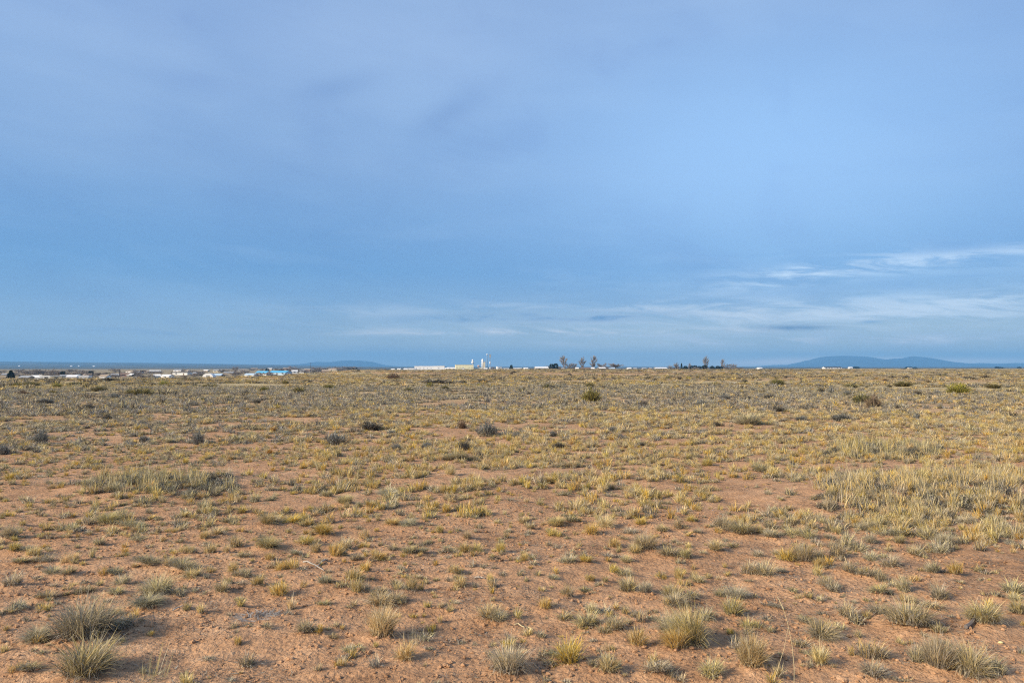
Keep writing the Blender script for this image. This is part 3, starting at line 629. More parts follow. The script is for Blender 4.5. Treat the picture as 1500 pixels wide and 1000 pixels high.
# ------------------------------------------------------------------ scattered ground cover (stuff)
def scatter_pts():
    rng = np.random.default_rng(99)
    def ring(r0, r1, dens, half=.74):
        n = int(dens * half * (r1 * r1 - r0 * r0))
        r = np.sqrt(rng.uniform(r0 * r0, r1 * r1, n)); a = rng.uniform(-half, half, n)
        return r * np.sin(a), r * np.cos(a)
    def put(x, y, keys, probs, w0, w1, a0, a1, mask=None):
        n = len(x)
        k = rng.choice(len(keys), n, p=probs)
        w = rng.uniform(w0, w1, n) * np.clip(np.exp(rng.normal(0, .25, n)), .6, 1.45); h = w * rng.uniform(a0, a1, n)
        for i in range(n):
            if mask is None or mask[i]: stuff(keys[k[i]], x[i], y[i], w[i], h[i])
    U = lambda x, y: CX + F * x / y
    V = lambda y: HOR + EYE * F / y
    # tiny shoots on the bare foreground
    x, y = ring(3.2, 8.8, 38); cl = vnoise(x, y, .7, 31) * .5 + vnoise(x, y, .22, 32) * .5; put(x, y, ['gs', 'ys', 'ss'], [.38, .37, .25], .025, .095, .6, 1.3, cl > .43)
    # 8.5 - 18 m : separate tufts, barer at the left
    x, y = ring(8.6, 18, 50); u = U(x, y); v = V(y)
    cl = vnoise(x, y, 1.1, 51) * .55 + vnoise(x, y, .35, 52) * .45
    thr = np.interp(u, [0, 350, 520, 1000, 1500], [.44, .44, .41, .42, .41]) - .05 * sstep(740, 640, v)
    thr = thr + .14 * (((u - 1160) / 110) ** 2 + ((v - 735) / 28) ** 2 < 1) + .08 * (((u - 420) / 90) ** 2 + ((v - 740) / 40) ** 2 < 1)
    ok = cl > thr
    left = u < 430
    put(x, y, ['gs', 'ss', 'ys'], [.55, .27, .18], .06, .17, .75, 1.4, ok & ~left)
    put(x, y, ['gs', 'ss', 'ys'], [.42, .26, .32], .05, .14, .7, 1.3, ok & left)
    x, y = ring(8.6, 30, 12); put(x, y, ['ys', 'gs'], [.6, .4], .03, .07, .4, .9)
    # 18 - 32 m
    x, y = ring(18, 32, 30); u = U(x, y)
    cl = vnoise(x, y, 1.6, 61) * .5 + vnoise(x, y, .5, 62) * .5
    thr = np.interp(u, [0, 400, 700, 1500], [.38, .40, .40, .33])
    grey = np.interp(u, [0, 420, 560, 1500], [.75, .6, .25, .2]) > rng.uniform(0, 1, len(u))
    put(x, y, ['gs', 'ss', 'ys'], [.5, .35, .15], .11, .24, .5, 1.0, (cl > thr) & ~grey)
    put(x, y, ['ys', 'bx', 'ss', 'dx'], [.40, .34, .2, .06], .12, .26, .45, .9, (cl > thr) & grey)
    # 30 - 66 m : the dense belt of grey grass and scrub
    x, y = ring(30, 66, 13); u = U(x, y)
    cl = vnoise(x, y, 3.2, 71) * .55 + vnoise(x, y, .9, 72) * .45
    gr = np.interp(u, [0, 1000, 1250, 1500], [.92, .86, .62, .48]) > rng.uniform(0, 1, len(u))
    put(x, y, ['bx', 'yx', 'sx', 'dx'], [.58, .14, .23, .05], .15, .32, .6, 1.05, (cl > .34) & gr)
    put(x, y, ['sx', 'gx', 'bx', 'dx'], [.42, .33, .2, .05], .14, .3, .6, 1.0, (cl > .34) & ~gr)
    # 66 - 150 m
    x, y = ring(62, 150, 1.6); cl = vnoise(x, y, 7, 81) * .6 + vnoise(x, y, 2, 82) * .4
    put(x, y, ['sx', 'gx', 'bx', 'dx'], [.52, .24, .17, .07], .35, .8, .3, .55, cl > .40)
    # 150 - 420 m
    x, y = ring(150, 430, .17); cl = vnoise(x, y, 26, 91) * .7 + vnoise(x, y, 6, 92) * .3
    put(x, y, ['sx', 'gx', 'bx', 'dx'], [.58, .23, .13, .06], .8, 1.8, .14, .3, cl > .42)
def far_scrub():
    rng = np.random.default_rng(123)
    for r0, r1, dens, w0, w1, h0, h1 in ((30, 62, .10, .3, .8, .5, .9), (62, 150, .10, .4, 1.2, .4, .75), (150, 430, .014, .8, 2.6, .22, .4)):
        n = int(dens * .74 * (r1 * r1 - r0 * r0)); r = np.sqrt(rng.uniform(r0 * r0, r1 * r1, n)); a = rng.uniform(-.74, .74, n)
        x, y = r * np.sin(a), r * np.cos(a); ok = vnoise(x, y, r0 * .35, 141) > .45
        for q in np.where(ok)[0]:
            w = rng.uniform(w0, w1); stuff('dx', x[q], y[q], w, w * rng.uniform(h0, h1))
def patch_fringe():
    rng = np.random.default_rng(321)
    for (u0, u1, v0, v1, n) in ((1130, 1620, 640, 792, 420), (90, 390, 694, 740, 110)):
        for q in range(n):
            x, y = on_flat(rng.normal((u0 + u1) / 2, (u1 - u0) / 3.6), np.clip(rng.normal((v0 + v1) / 2, (v1 - v0) / 3.2), v0 - 15, v1 + 12))
            w = rng.uniform(.07, .19); stuff(rng.choice(['ss', 'ys', 'ym', 'gs'], p=[.3, .3, .2, .2]), x, y, w, w * rng.uniform(.7, 1.6))
patch_fringe()
far_scrub()
scatter_pts()
KEYS = sorted(STUFF_PTS)
protoc = bpy.data.collections.new('dry_tuft_kinds')
order, n_k = {}, 0
for k in KEYS:
    order[k] = []
    for me in PROTO[k]:
        ob = bpy.data.objects.new('dry_kind_%03d' % n_k, me); protoc.objects.link(ob)
        order[k].append(n_k); n_k += 1
def scatter_object(name, rows, coll):
    """rows: x, y, z, rx, ry, rz, sx, sy, sz, index"""
    A = np.asarray(rows, np.float32)
    me = bpy.data.meshes.new(name); me.vertices.add(len(A)); me.vertices.foreach_set('co', A[:, :3].ravel())
    a = me.attributes.new('rot', 'FLOAT_VECTOR', 'POINT'); a.data.foreach_set('vector', A[:, 3:6].ravel())
    a = me.attributes.new('scl', 'FLOAT_VECTOR', 'POINT'); a.data.foreach_set('vector', A[:, 6:9].ravel())
    a = me.attributes.new('idx', 'INT', 'POINT'); a.data.foreach_set('value', A[:, 9].astype(np.int32))
    o = link(name, me)
    ng = bpy.data.node_groups.new(name, 'GeometryNodeTree')
    ng.interface.new_socket('Geometry', in_out='INPUT', socket_type='NodeSocketGeometry')
    ng.interface.new_socket('Geometry', in_out='OUTPUT', socket_type='NodeSocketGeometry')
    gi = ng.nodes.new('NodeGroupInput'); go = ng.nodes.new('NodeGroupOutput')
    ci = ng.nodes.new('GeometryNodeCollectionInfo'); ci.inputs['Collection'].default_value = coll
    ci.inputs['Separate Children'].default_value = True; ci.inputs['Reset Children'].default_value = True
    ip = ng.nodes.new('GeometryNodeInstanceOnPoints'); ip.inputs['Pick Instance'].default_value = True
    def na(nm, ty):
        q = ng.nodes.new('GeometryNodeInputNamedAttribute'); q.data_type = ty; q.inputs['Name'].default_value = nm
        return next(s for s in q.outputs if s.enabled and s.name == 'Attribute')
    er = ng.nodes.new('FunctionNodeEulerToRotation')
    L = ng.links.new
    L(gi.outputs[0], ip.inputs['Points']); L(ci.outputs[0], ip.inputs['Instance'])
    L(na('rot', 'FLOAT_VECTOR'), er.inputs[0]); L(er.outputs[0], ip.inputs['Rotation'])
    L(na('scl', 'FLOAT_VECTOR'), ip.inputs['Scale']); L(na('idx', 'INT'), ip.inputs['Instance Index'])
    L(ip.outputs[0], go.inputs[0])
    md = o.modifiers.new('scatter', 'NODES'); md.node_group = ng
    return o
rows = []
for k in KEYS:
    A = np.array(STUFF_PTS[k]); z = ground_z(A[:, 0], A[:, 1])
    n = len(A); tilt = np.where(A[:, 1] > 40, .05, .16)
    idx = np.array(order[k])[R.integers(0, len(order[k]), n)]
    rz = R.uniform(0, 6.28, n); o = np.zeros(n)
    rows.append(np.stack([A[:, 0], A[:, 1], z, R.normal(0, 1, n) * tilt, R.normal(0, 1, n) * tilt, rz, A[:, 2], A[:, 2] * R.uniform(.8, 1.2, n), A[:, 3], idx], 1))
rows = np.concatenate(rows)
print('scatter points', len(rows))
grass = scatter_object('dry_grass', rows, protoc)
tag(grass, 'dry straw and grey bunchgrass covering the plain out to its far edge', 'dry grass', None, 'stuff')

# litter: dead blades and twig bits, and soil crumbs
litc = bpy.data.collections.new('litter_kinds')
rl = np.random.default_rng(4)
for i in range(6):
    n = 7
    v, q, t, c = blades(rl, n, .5, .8, .05, 1.45, .05, [(.16, .12, .10), (.40, .36, .28), (.10, .08, .07), (.30, .26, .22)], .6)
    litc.objects.link(bpy.data.objects.new('litter_kind_%02d' % i, to_mesh('litter_bits', (v, q, t, c), M_BLADE)))
n = 42000
r = 3.2 + 16 * rl.uniform(0, 1, n) ** 1.1; a = rl.uniform(-.72, .72, n); x = r * np.sin(a); y = r * np.cos(a)
ok = vnoise(x, y, .8, 5) * .6 + vnoise(x, y, .2, 6) * .4 > .45
x, y = x[ok], y[ok]; n = len(x); s = rl.uniform(.03, .11, n) * rl.uniform(.5, 1, n); o0 = np.zeros(n)
lit = scatter_object('plant_litter', np.stack([x, y, ground_z(x, y) + .002, o0, o0, rl.uniform(0, 6.28, n), s, s, s * .5, rl.integers(0, 6, n)], 1), litc)
tag(lit, 'dead blades and twig bits strewn over the red soil', 'plant litter', None, 'stuff')
def soil_mat(name, ground=True):
    m = bpy.data.materials.new(name); m.use_nodes = True
    g = NT(m.node_tree); b = m.node_tree.nodes['Principled BSDF']
    tc = g.n('ShaderNodeTexCoord'); P = tc.outputs['Object']
    if not ground: P = g.n('ShaderNodeNewGeometry').outputs['Position']
    n1 = g.noise(P, .55, 4, .6); n2 = g.noise(P, 3.5, 5, .62); n3 = g.noise(P, 26, 4, .65, .6); n4 = g.noise(P, 95, 3, .7)
    mixn = g.m('ADD', g.m('ADD', g.m('MULTIPLY', n1, .25), g.m('MULTIPLY', n2, .30)), g.m('ADD', g.m('MULTIPLY', n3, .28), g.m('MULTIPLY', n4, .17)))
    soil = g.ramp(mixn, [(.35, (.19, .104, .058)), (.45, (.41, .232, .126)), (.54, (.54, .322, .182)), (.65, (.69, .465, .29))])
    speck = g.remap(g.noise(P, 60, 2, .5, 1.0), .60, .68)
    soil = g.mix(g.m('MULTIPLY', speck, .65), soil, rgba((.085, .052, .037)))
    grit = g.remap(g.noise(P, 130, 2, .5), .68, .74)
    soil = g.mix(g.m('MULTIPLY', grit, .5), soil, rgba((.52, .38, .26)))
    if ground:
        at = g.n('ShaderNodeAttribute'); at.attribute_name = 'Col'
        sep = g.n('ShaderNodeSeparateColor'); g.link(at.outputs['Color'], sep.inputs[0])
        t1 = g.noise(P, .16, 5, .65); t2 = g.noise(P, 1.9, 4, .6)
        tm = g.m('ADD', g.m('MULTIPLY', t1, .6), g.m('MULTIPLY', t2, .4))
        th = g.ramp(tm, [(.36, (.22, .17, .095)), (.48, (.42, .33, .18)), (.62, (.56, .45, .25))])
        col = g.mix(sep.outputs[0], soil, th)
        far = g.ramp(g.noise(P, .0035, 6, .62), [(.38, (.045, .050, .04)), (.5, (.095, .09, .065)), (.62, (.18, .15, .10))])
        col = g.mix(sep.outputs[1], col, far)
        col = g.mix(g.m('MULTIPLY', sep.outputs[2], .85), col, rgba((.46, .24, .12)))
    else: col = soil
    g.link(col, b.inputs['Base Color'])
    b.inputs['Roughness'].default_value = .95; b.inputs['Specular IOR Level'].default_value = .1
    vo = g.n('ShaderNodeTexVoronoi'); vo.inputs['Scale'].default_value = 34; vo.feature = 'F1'
    g.link(P, vo.inputs['Vector'])
    vo2 = g.n('ShaderNodeTexVoronoi'); vo2.inputs['Scale'].default_value = 13
    g.link(P, vo2.inputs['Vector'])
    hgt = g.m('ADD', g.m('ADD', g.m('MULTIPLY', n3, .9), g.m('MULTIPLY', n4, .35)), g.m('ADD', g.m('MULTIPLY', vo.outputs['Distance'], -.35), g.m('MULTIPLY', vo2.outputs['Distance'], .35)))
    bp = g.n('ShaderNodeBump'); bp.inputs['Strength'].default_value = .85; bp.inputs['Distance'].default_value = .03
    g.link(hgt, bp.inputs['Height']); g.link(bp.outputs[0], b.inputs['Normal'])
    return m
M_SOIL = soil_mat('red_soil'); M_CLOD = soil_mat('soil_crumb', False)
clodc = bpy.data.collections.new('crumb_kinds')
for i in range(5):
    bm_v = []
    prof = [(.05, 0), (.38, .08), (.5, .25), (.42, .45), (.2, .6), (.03, .64)]
    mb = MB().lathe(prof, 7); V = np.array(mb.v); V = V * (1 + rl.normal(0, .12, (len(V), 3)))
    mb.v = [tuple(q) for q in V]
    me = bpy.data.meshes.new('crumb'); me.from_pydata(mb.v, [], mb.q + mb.poly); me.materials.append(M_CLOD)
    clodc.objects.link(bpy.data.objects.new('crumb_kind_%02d' % i, me))
n = 20000
r = np.sqrt(rl.uniform(3.0 ** 2, 9.5 ** 2, n)); a = rl.uniform(-.72, .72, n); x = r * np.sin(a); y = r * np.cos(a)
ok = vnoise(x, y, .9, 15) * .6 + vnoise(x, y, .25, 16) * .4 > .42
x, y = x[ok], y[ok]; n = len(x); s = .006 + .024 * rl.uniform(0, 1, n) ** 4; o0 = np.zeros(n)
cl = scatter_object('soil_crumbs', np.stack([x, y, ground_z(x, y) - .002, o0, o0, rl.uniform(0, 6.28, n), s * rl.uniform(.8, 1.6, n), s, s, rl.integers(0, 5, n)], 1), clodc)
tag(cl, 'small crumbs of red soil on the bare ground', 'soil crumbs', None, 'stuff')

# ------------------------------------------------------------------ the ground sheet
def build_ground():
    rr = [0.4]
    while rr[-1] < 15600:
        d = rr[-1]
        rr.append(d * (1.12 if d < 2.8 else 1.0042 if d < 9 else 1.006 if d < 20 else 1.012 if d < 450 else 1.02))
    rr = np.array(rr)
    an = np.concatenate([np.linspace(-math.pi, -.9, 40, endpoint=False), np.linspace(-.9, -.64, 40, endpoint=False),
                         np.linspace(-.64, .64, 480, endpoint=False), np.linspace(.64, .9, 40, endpoint=False), np.linspace(.9, math.pi, 40, endpoint=False)])
    Rg, Ag = np.meshgrid(rr, an, indexing='ij')
    X = Rg * np.sin(Ag); Y = Rg * np.cos(Ag)
    Z = ground_z(X.ravel(), Y.ravel()).reshape(X.shape)
    nr, na = X.shape
    V = np.stack([X.ravel(), Y.ravel(), Z.ravel()], 1)
    i = np.arange(nr - 1)[:, None] * na; j = np.arange(na)[None, :]; j2 = (j + 1) % na
    Q = np.stack([i + j, i + j2, i + na + j2, i + na + j], -1).reshape(-1, 4)[:, ::-1]
    D = Rg.ravel(); xs, ys = V[:, 0], V[:, 1]
    cover = sstep(16, 62, D) * np.clip(.35 + 1.1 * vnoise(xs, ys, 5, 41) * .6 + .5 * vnoise(xs, ys, 30, 42), 0, 1)
    uu = CX + F * xs / np.maximum(ys, .5)
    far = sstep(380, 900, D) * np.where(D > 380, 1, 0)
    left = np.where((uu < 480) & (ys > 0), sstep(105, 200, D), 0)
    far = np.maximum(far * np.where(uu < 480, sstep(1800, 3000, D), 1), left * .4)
    red = sstep(.55, .68, vnoise(xs, ys, 60, 43) * .5 + vnoise(xs * .35, ys, 9, 44) * .5) * sstep(60, 120, D) * (1 - sstep(420, 700, D))
    strip = np.exp(-((ys - 205) / 45) ** 2) * ((uu > 545) & (uu < 1250)) * (.35 + .65 * vnoise(xs * .25, ys, 10, 45))
    C = np.stack([cover, far, np.clip(np.maximum(red * .6, strip * 1.0), 0, 1)], 1)
    c = np.array([[0, 0, ground_z(0.0, .01)]])
    V = np.concatenate([V, c]); C = np.concatenate([C, [[0, 0, 0]]])
    ci = len(V) - 1
    Tt = np.stack([np.full(na, ci), j2.ravel(), j.ravel()], 1)
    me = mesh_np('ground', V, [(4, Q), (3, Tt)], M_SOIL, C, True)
    o = link('ground', me); o['kind'] = 'structure'
    print('ground verts', len(V), 'z', Z.min(), Z.max())
    return o
build_ground()

# ------------------------------------------------------------------ mountains
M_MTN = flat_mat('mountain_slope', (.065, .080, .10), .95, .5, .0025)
def mountain(name, prof, Y, depth, seed, label=None):
    us = np.array([p[0] for p in prof], float); vs = np.array([p[1] for p in prof], float)
    n, k = 260, 24
    uu = np.linspace(us[0], us[-1], n)
    top = EYE + (HOR - np.interp(uu, us, vs)) / F * Y
    rs = np.random.default_rng(seed)
    V = []; 
    for a in range(k + 1):
        t = a / k * 2 - 1                       # -1 front foot, 0 crest, 1 back foot
        yy = Y + t * depth
        sh = max(0.0, 1 - abs(t)) ** .85
        xx = (uu - CX) / F * Y
        nz = vnoise(xx, np.full(n, yy), 420, seed) * .6 + vnoise(xx, np.full(n, yy), 150, seed + 1) * .4
        zz = -12 + (top + 12) * sh * (1 + (nz - .5) * .55 * (1 - sh) * 2 * min(1, sh * 3))
        V.append(np.stack([xx, np.full(n, yy), zz], 1))
    V = np.concatenate(V)
    i = (np.arange(k)[:, None] * n + np.arange(n - 1)[None, :]).ravel()
    Q = np.stack([i, i + 1, i + n + 1, i + n], 1)
    o = link(name, mesh_np(name, V, [(4, Q)], M_MTN, None, True)); o['kind'] = 'structure'
    if label: o['label'] = label
    return o
mountain('mountain', [(1085, 538.5), (1125, 537), (1140, 534.2), (1160, 534.3), (1178, 532.4), (1190, 526.5), (1200, 523.3), (1215, 521.6), (1235, 521), (1255, 521.4), (1275, 522.6), (1288, 525.2), (1300, 526.2), (1308, 525.2), (1325, 524.6), (1331, 522.2), (1342, 521.8), (1355, 523), (1366, 525), (1380, 528.6), (1395, 531.8), (1405, 533.4), (1412, 534), (1420, 532.4), (1437, 531.4), (1448, 533), (1460, 534.5), (1470, 532.2), (1485, 531.6), (1520, 532), (1600, 534), (1660, 538.5)], 13500, 1500, 1)
mountain('mountain', [(300, 538.5), (395, 535.5), (430, 533.6), (448, 533), (455, 531), (464, 529.8), (478, 530.2), (490, 529.4), (500, 528), (513, 527.5), (530, 528.2), (545, 529.8), (553, 532.2), (563, 534.4), (578, 536.2), (620, 538.5)], 13500, 1500, 5)

# ------------------------------------------------------------------ trees
BARK = flat_mat('grey_bark', (.16, .13, .11), .9, .25, 2)
def bare_tree_meshes(rng, form):
    """unit tree: 1 high, 1 wide; leafless twigs on limbs that fan out of a trunk"""
    mb = MB(); top, spread, first = {'col': (1, .42, .10), 'round': (1, .50, .16), 'bush': (1, .50, .0)}[form]
    def env(z):
        if form == 'col': return spread * min(1, .30 + 1.1 * z) * (1 if z < .8 else max(.35, 1 - (z - .8) * 2.6))
        if form == 'round': return spread * math.sqrt(max(.02, 1 - ((z - .56) / .46) ** 2))
        return spread * math.sqrt(max(.03, 1 - ((z - .30) / .72) ** 2))
    stems = {'col': 2, 'round': 1, 'bush': 5}[form]
    paths = []
    for k in range(stems):
        a = rng.uniform(0, 6.28); lean = {'col': .13, 'round': .05, 'bush': .25}[form] * rng.uniform(.5, 1.2)
        h = rng.uniform(.82, 1.0) if form == 'col' else rng.uniform(.6, .9)
        base = Vector((rng.normal(0, .02), rng.normal(0, .02), -.02)); tip = Vector((math.cos(a) * lean, math.sin(a) * lean, h))
        mid = (base + tip) / 2 + Vector((rng.normal(0, .02), rng.normal(0, .02), 0))
        r = {'col': .022, 'round': .035, 'bush': .012}[form]
        mb.tube(base, mid, r, r * .6, 5, False); mb.tube(mid, tip, r * .6, .004, 5, False)
        paths.append((mid, tip))
        for q in range({'col': 13, 'round': 26, 'bush': 7}[form]):
            t = rng.uniform(first / h, .8)
            p = base.lerp(mid, t * 2) if t < .5 else mid.lerp(tip, t * 2 - 1)
            z2 = min(.99, p.z + rng.uniform(.10, .42) * (1 if form == 'col' else .9)); b = rng.uniform(0, 6.28); e = env(z2) * rng.uniform(.55, 1.05)
            q2 = Vector((p.x * .5 + e * math.cos(b), p.y * .5 + e * math.sin(b), z2))
            m2 = p.lerp(q2, .5) + Vector((0, 0, -.03))
            mb.tube(p, m2, r * .38, r * .22, 4, False); mb.tube(m2, q2, r * .22, .002, 4, False)
            paths.append((p.lerp(m2, .6), q2))
    n = {'col': 1900, 'round': 2200, 'bush': 1500}[form]
    A = np.array([tuple(p) for p, q in paths]); B = np.array([tuple(q) for p, q in paths])
    idx = rng.integers(0, len(paths), n); t = rng.uniform(.1, 1.05, n)[:, None]
    P = A[idx] * (1 - t) + B[idx] * t + rng.normal(0, .022, (n, 3))
    Dv = (B[idx] - A[idx]); Dv /= np.linalg.norm(Dv, axis=1)[:, None]
    Dv = Dv + rng.normal(0, .55, (n, 3)); Dv[:, 2] += .3; Dv /= np.linalg.norm(Dv, axis=1)[:, None]
    Ln = rng.uniform(.05, .13, n)[:, None]
    side = np.cross(Dv, rng.normal(0, 1, (n, 3))); side /= np.linalg.norm(side, axis=1)[:, None]
    w = .014
    P[:, 2] = np.maximum(P[:, 2], .01)
    TV = np.stack([P - side * w * .5, P + side * w * .5, P + Dv * Ln], 1).reshape(-1, 3)
    me1 = bpy.data.meshes.new('trunk'); me1.from_pydata(mb.v, [], mb.q); me1.materials.append(BARK)
    c = np.asarray([(.30, .26, .23), (.37, .32, .28), (.20, .17, .15)])[rng.integers(0, 3, n)]
    me2 = mesh_np('crown', TV, [(3, np.arange(n * 3).reshape(-1, 3))], M_TWIG, np.repeat(c, 3, 0))
    return me1, me2
def conifer_meshes(rng, form):
    t = MB().tube((0, 0, -.02), (0, 0, .9), .03, .006, 6, True)
    me1 = bpy.data.meshes.new('trunk'); me1.from_pydata(t.v, [], t.q + t.poly); me1.materials.append(BARK)
    n = 1500
    z = rng.uniform(.03, .98, n)
    prof = (1 - z) ** .8 * .95 + .05 if form == 'cone' else np.sqrt(np.clip(1 - ((z - .42) / .58) ** 2, .02, 1))
    az = rng.uniform(0, 2 * np.pi, n); lump = .78 + .2 * np.sin(az * 2 + z * 9) + .12 * np.sin(az * 5 - z * 17)
    r = .5 * prof * lump * rng.uniform(.25, 1, n) ** .5
    P = np.stack([r * np.cos(az), r * np.sin(az), z + .03 * np.sin(az * 3)], 1)
    Dv = np.stack([np.cos(az), np.sin(az), rng.normal(.2, .4, n)], 1) + rng.normal(0, .4, (n, 3)); Dv /= np.linalg.norm(Dv, axis=1)[:, None]
    side = np.cross(Dv, rng.normal(0, 1, (n, 3))); side /= np.linalg.norm(side, axis=1)[:, None]
    L = rng.uniform(.06, .14, n)[:, None]
    TV = np.stack([P - side * .03, P + side * .03, P + Dv * L], 1).reshape(-1, 3)
    c = np.asarray([(.022, .034, .018), (.035, .05, .024), (.016, .022, .014)])[rng.integers(0, 3, n)]
    return me1, mesh_np('crown', TV, [(3, np.arange(n * 3).reshape(-1, 3))], M_NEEDLE, np.repeat(c, 3, 0))
rt = np.random.default_rng(17)
TREE = {f: [bare_tree_meshes(rt, f) for _ in range(4)] for f in ('col', 'round', 'bush')}
TREE.update({f: [conifer_meshes(rt, f) for _ in range(3)] for f in ('cone', 'oval')})
tcount = [0]
def tree(form, u, vtop, w, Y, look, noun, group, label=None):
    x = col_x(u, Y); z = ground_z(x, Y)
    h = EYE + (HOR - vtop) / F * Y - z
    a, b = TREE[form][tcount[0] % len(TREE[form])]; tcount[0] += 1
    ev = form in ('cone', 'oval')
    o = bpy.data.objects.new('evergreen_tree' if ev else 'bare_tree', None); COL.objects.link(o)
    link('trunk', a, o); link('crown', b, o)
    wm = w / F * Y
    o.location = (x, Y, z); o.scale = (wm * 1.15, wm * 1.15, h) if ev else (wm * 1.4, wm * 1.4, h); o.rotation_euler = (0, 0, R.uniform(0, 6.28))
    item(o, u, vtop, 'evergreen' if ev else 'bare_tree', look, noun, 'tree', group, label)
def townY(v): return 7537 / (v - HOR - 1.125)
tree('cone', 17, 542.5, 14, townY(556.5), '', '', None, 'lone dark pine standing before the low houses by the left border')
for (u, vt, vb, w) in [(38,541,549,12),(46,539.5,549,15),(57,540,549,15),(65,541,549,11),(75,539.5,553,17),(87,540.5,551,13),(100,543,549,9),(112,544,549,10),(121,544,549,9),
                       (141,544,552,15),(150,544.5,552,12),(166,544.5,550,8),(205,547.5,555,18),(214,548,555,11),(222,547.5,555,15),(236,543,548,8),(250,546,552,10),(256,543,548,8),
                       (284,547,552,15),(296,546.5,551,10),(330,547,552,9),(345,535.3,543,8),(350,543,549,10),(362,542,546,8),(370,538.7,543,9),(384,539.3,543,7),(416,539.3,543,8),
                       (427,540.5,545.5,9),(437,538.7,542.5,7),(447,541,546.5,9),(466,538.7,543.5,9),(485,538.3,542.5,7),(500,539.7,543.5,8),(8,545,549,9),(3,546,550.5,7),(25,543.5,549,11),
                       (310,545.5,549,9),(180,543,548,8),(271,549,553,10),(178,551,557,12)]:
    tree('round' if w < 14 else 'bush', u, vt, w, townY(vb), 'bare brown', 'tree', 'bare trees among the town houses')
for (u, vt, vb, w) in [(93,543.5,551.5,7),(50,550,555.5,8),(134,543.7,548.5,8),(118,549,553.5,6),(392,539.3,543.5,6)]:
    tree('oval', u, vt, w, townY(vb), 'small dark', 'evergreen tree', 'dark evergreens among the town houses')
for (u, vt, w, f, lab) in [(826, 521.5, 11, 'col', 'tallest pale bare tree with two stems right of the dark evergreen pair'), (834, 531.5, 15, 'bush', 'round brown leafless tree at the foot of the pale two-stemmed one'),
                           (853, 523, 10, 'col', 'slim pale bare tree, left of the two tall ones in the ranch'), (868, 521, 11, 'col', 'tall narrow bare tree right of the slim pale one at the ranch'),
                           (882, 529.5, 12, 'round', 'half-height bare tree just right of the tall narrow one'), (901, 530, 17, 'round', 'broad round-headed leafless tree, last at the right end of the ranch'),
                           (842, 531, 8, 'bush', None), (982, 534, 7, 'bush', None), (991, 529, 8, 'round', None), (1010, 532, 5, 'col', None),
                           (1034, 521.5, 9, 'col', 'pale upright bare tree rising behind the middle of the evergreen row'), (1059, 526, 7, 'col', 'slim bare tree right of the evergreen row'),
                           (1066, 531.5, 11, 'bush', None), (1075, 532.5, 10, 'bush', 'bushy bare tree at the right end beyond the evergreen row'), (820, 535.5, 7, 'bush', None), (801, 534.5, 8, 'bush', None), (1086, 537.5, 6, 'bush', None)]:
    tree(f, u, vt, w, 720, 'bare', 'tree', 'bare trees around the ranch', lab)
rb = np.random.default_rng(77)
for q in range(30):
    uu = rb.uniform(796, 912) if q < 15 else rb.uniform(985, 1092)
    tree('bush', uu, rb.uniform(536.6, 538.6), rb.uniform(5, 9), rb.uniform(690, 760), 'low scraggly', 'tree', 'bare trees around the ranch')
for q in range(75):
    uu = rb.uniform(0, 520); vb_ = rb.uniform(545, 553) if uu < 400 else rb.uniform(543, 546)
    tree(('round', 'bush')[q % 2], uu, vb_ - rb.uniform(4, 8.5), rb.uniform(8, 17), townY(vb_), 'bare scrubby', 'tree', 'bare trees among the town houses')
for (u, vt, w, f) in [(808, 533, 9, 'oval'), (814, 532.3, 8, 'oval'), (998, 532, 4, 'cone'), (1004, 535.8, 7, 'oval'), (1013, 535.6, 7, 'oval'), (1018, 535.2, 7, 'oval'), (1024, 536, 7, 'oval'), (1032, 534.5, 8, 'oval'), (1043, 535.8, 7, 'oval'), (1051, 535.8, 7, 'oval'), (1056, 536.4, 6, 'oval'), (749, 534.5, 5, 'oval')]:
    tree(f, u, vt, w, 700, 'dark', 'evergreen tree', 'dark evergreens in the far tree row')
for (u, vt, w) in [(1252, 536.6, 8), (1256, 537, 6), (1328, 537, 6), (1333, 536.8, 7), (1340, 537.4, 6), (1460, 536.8, 7), (1466, 537.4, 6), (1492, 537.2, 6)]:
    tree('oval', u, vt, w, 2300, 'tiny dark', 'tree', 'tiny trees on the far horizon')
for (u, vt, w) in [(722, 536.4, 6), (540, 540.2, 4), (560, 539.7, 5), (565, 540, 4)]:
    tree('bush', u, vt, w, 1350 if u > 700 else 400, 'faint bare', 'tree', 'bare trees around the ranch')
MARKS += [(('bare_tree', 'house', 'evergreen'), 401, 549, 'the blue-roofed building'), (('bare_tree', 'house', 'evergreen'), 176, 545, 'the left utility pole'),
          (('bare_tree', 'house', 'evergreen'), 456, 538, 'the right utility pole'), (('bare_tree', 'house', 'evergreen'), 307, 551, 'the white domed shed'),
          (('bare_tree', 'evergreen', 'house'), 868, 531, 'the tall narrow tree'), (('bare_tree', 'evergreen', 'house'), 793, 539, 'the white-roofed barn'),
          (('bare_tree', 'evergreen'), 1034, 525, 'the pale upright tree'), (('evergreen', 'house', 'bare_tree'), 1218, 538, 'the long dark-roofed shed'),
          (('bare_tree', 'house', 'evergreen'), 630, 539, 'the white warehouse'), (('house', 'bare_tree', 'evergreen'), 714, 530, 'the slender stack'),
          (('house', 'bare_tree', 'evergreen'), 967, 540, 'the white domed barn'), (('house', 'bare_tree'), 55, 552, 'the bright white house'), (('evergreen',), 1360, 523, 'the saddle-backed mountain'),
          (('house', 'bare_tree', 'evergreen'), 246, 551, 'the square white house')]

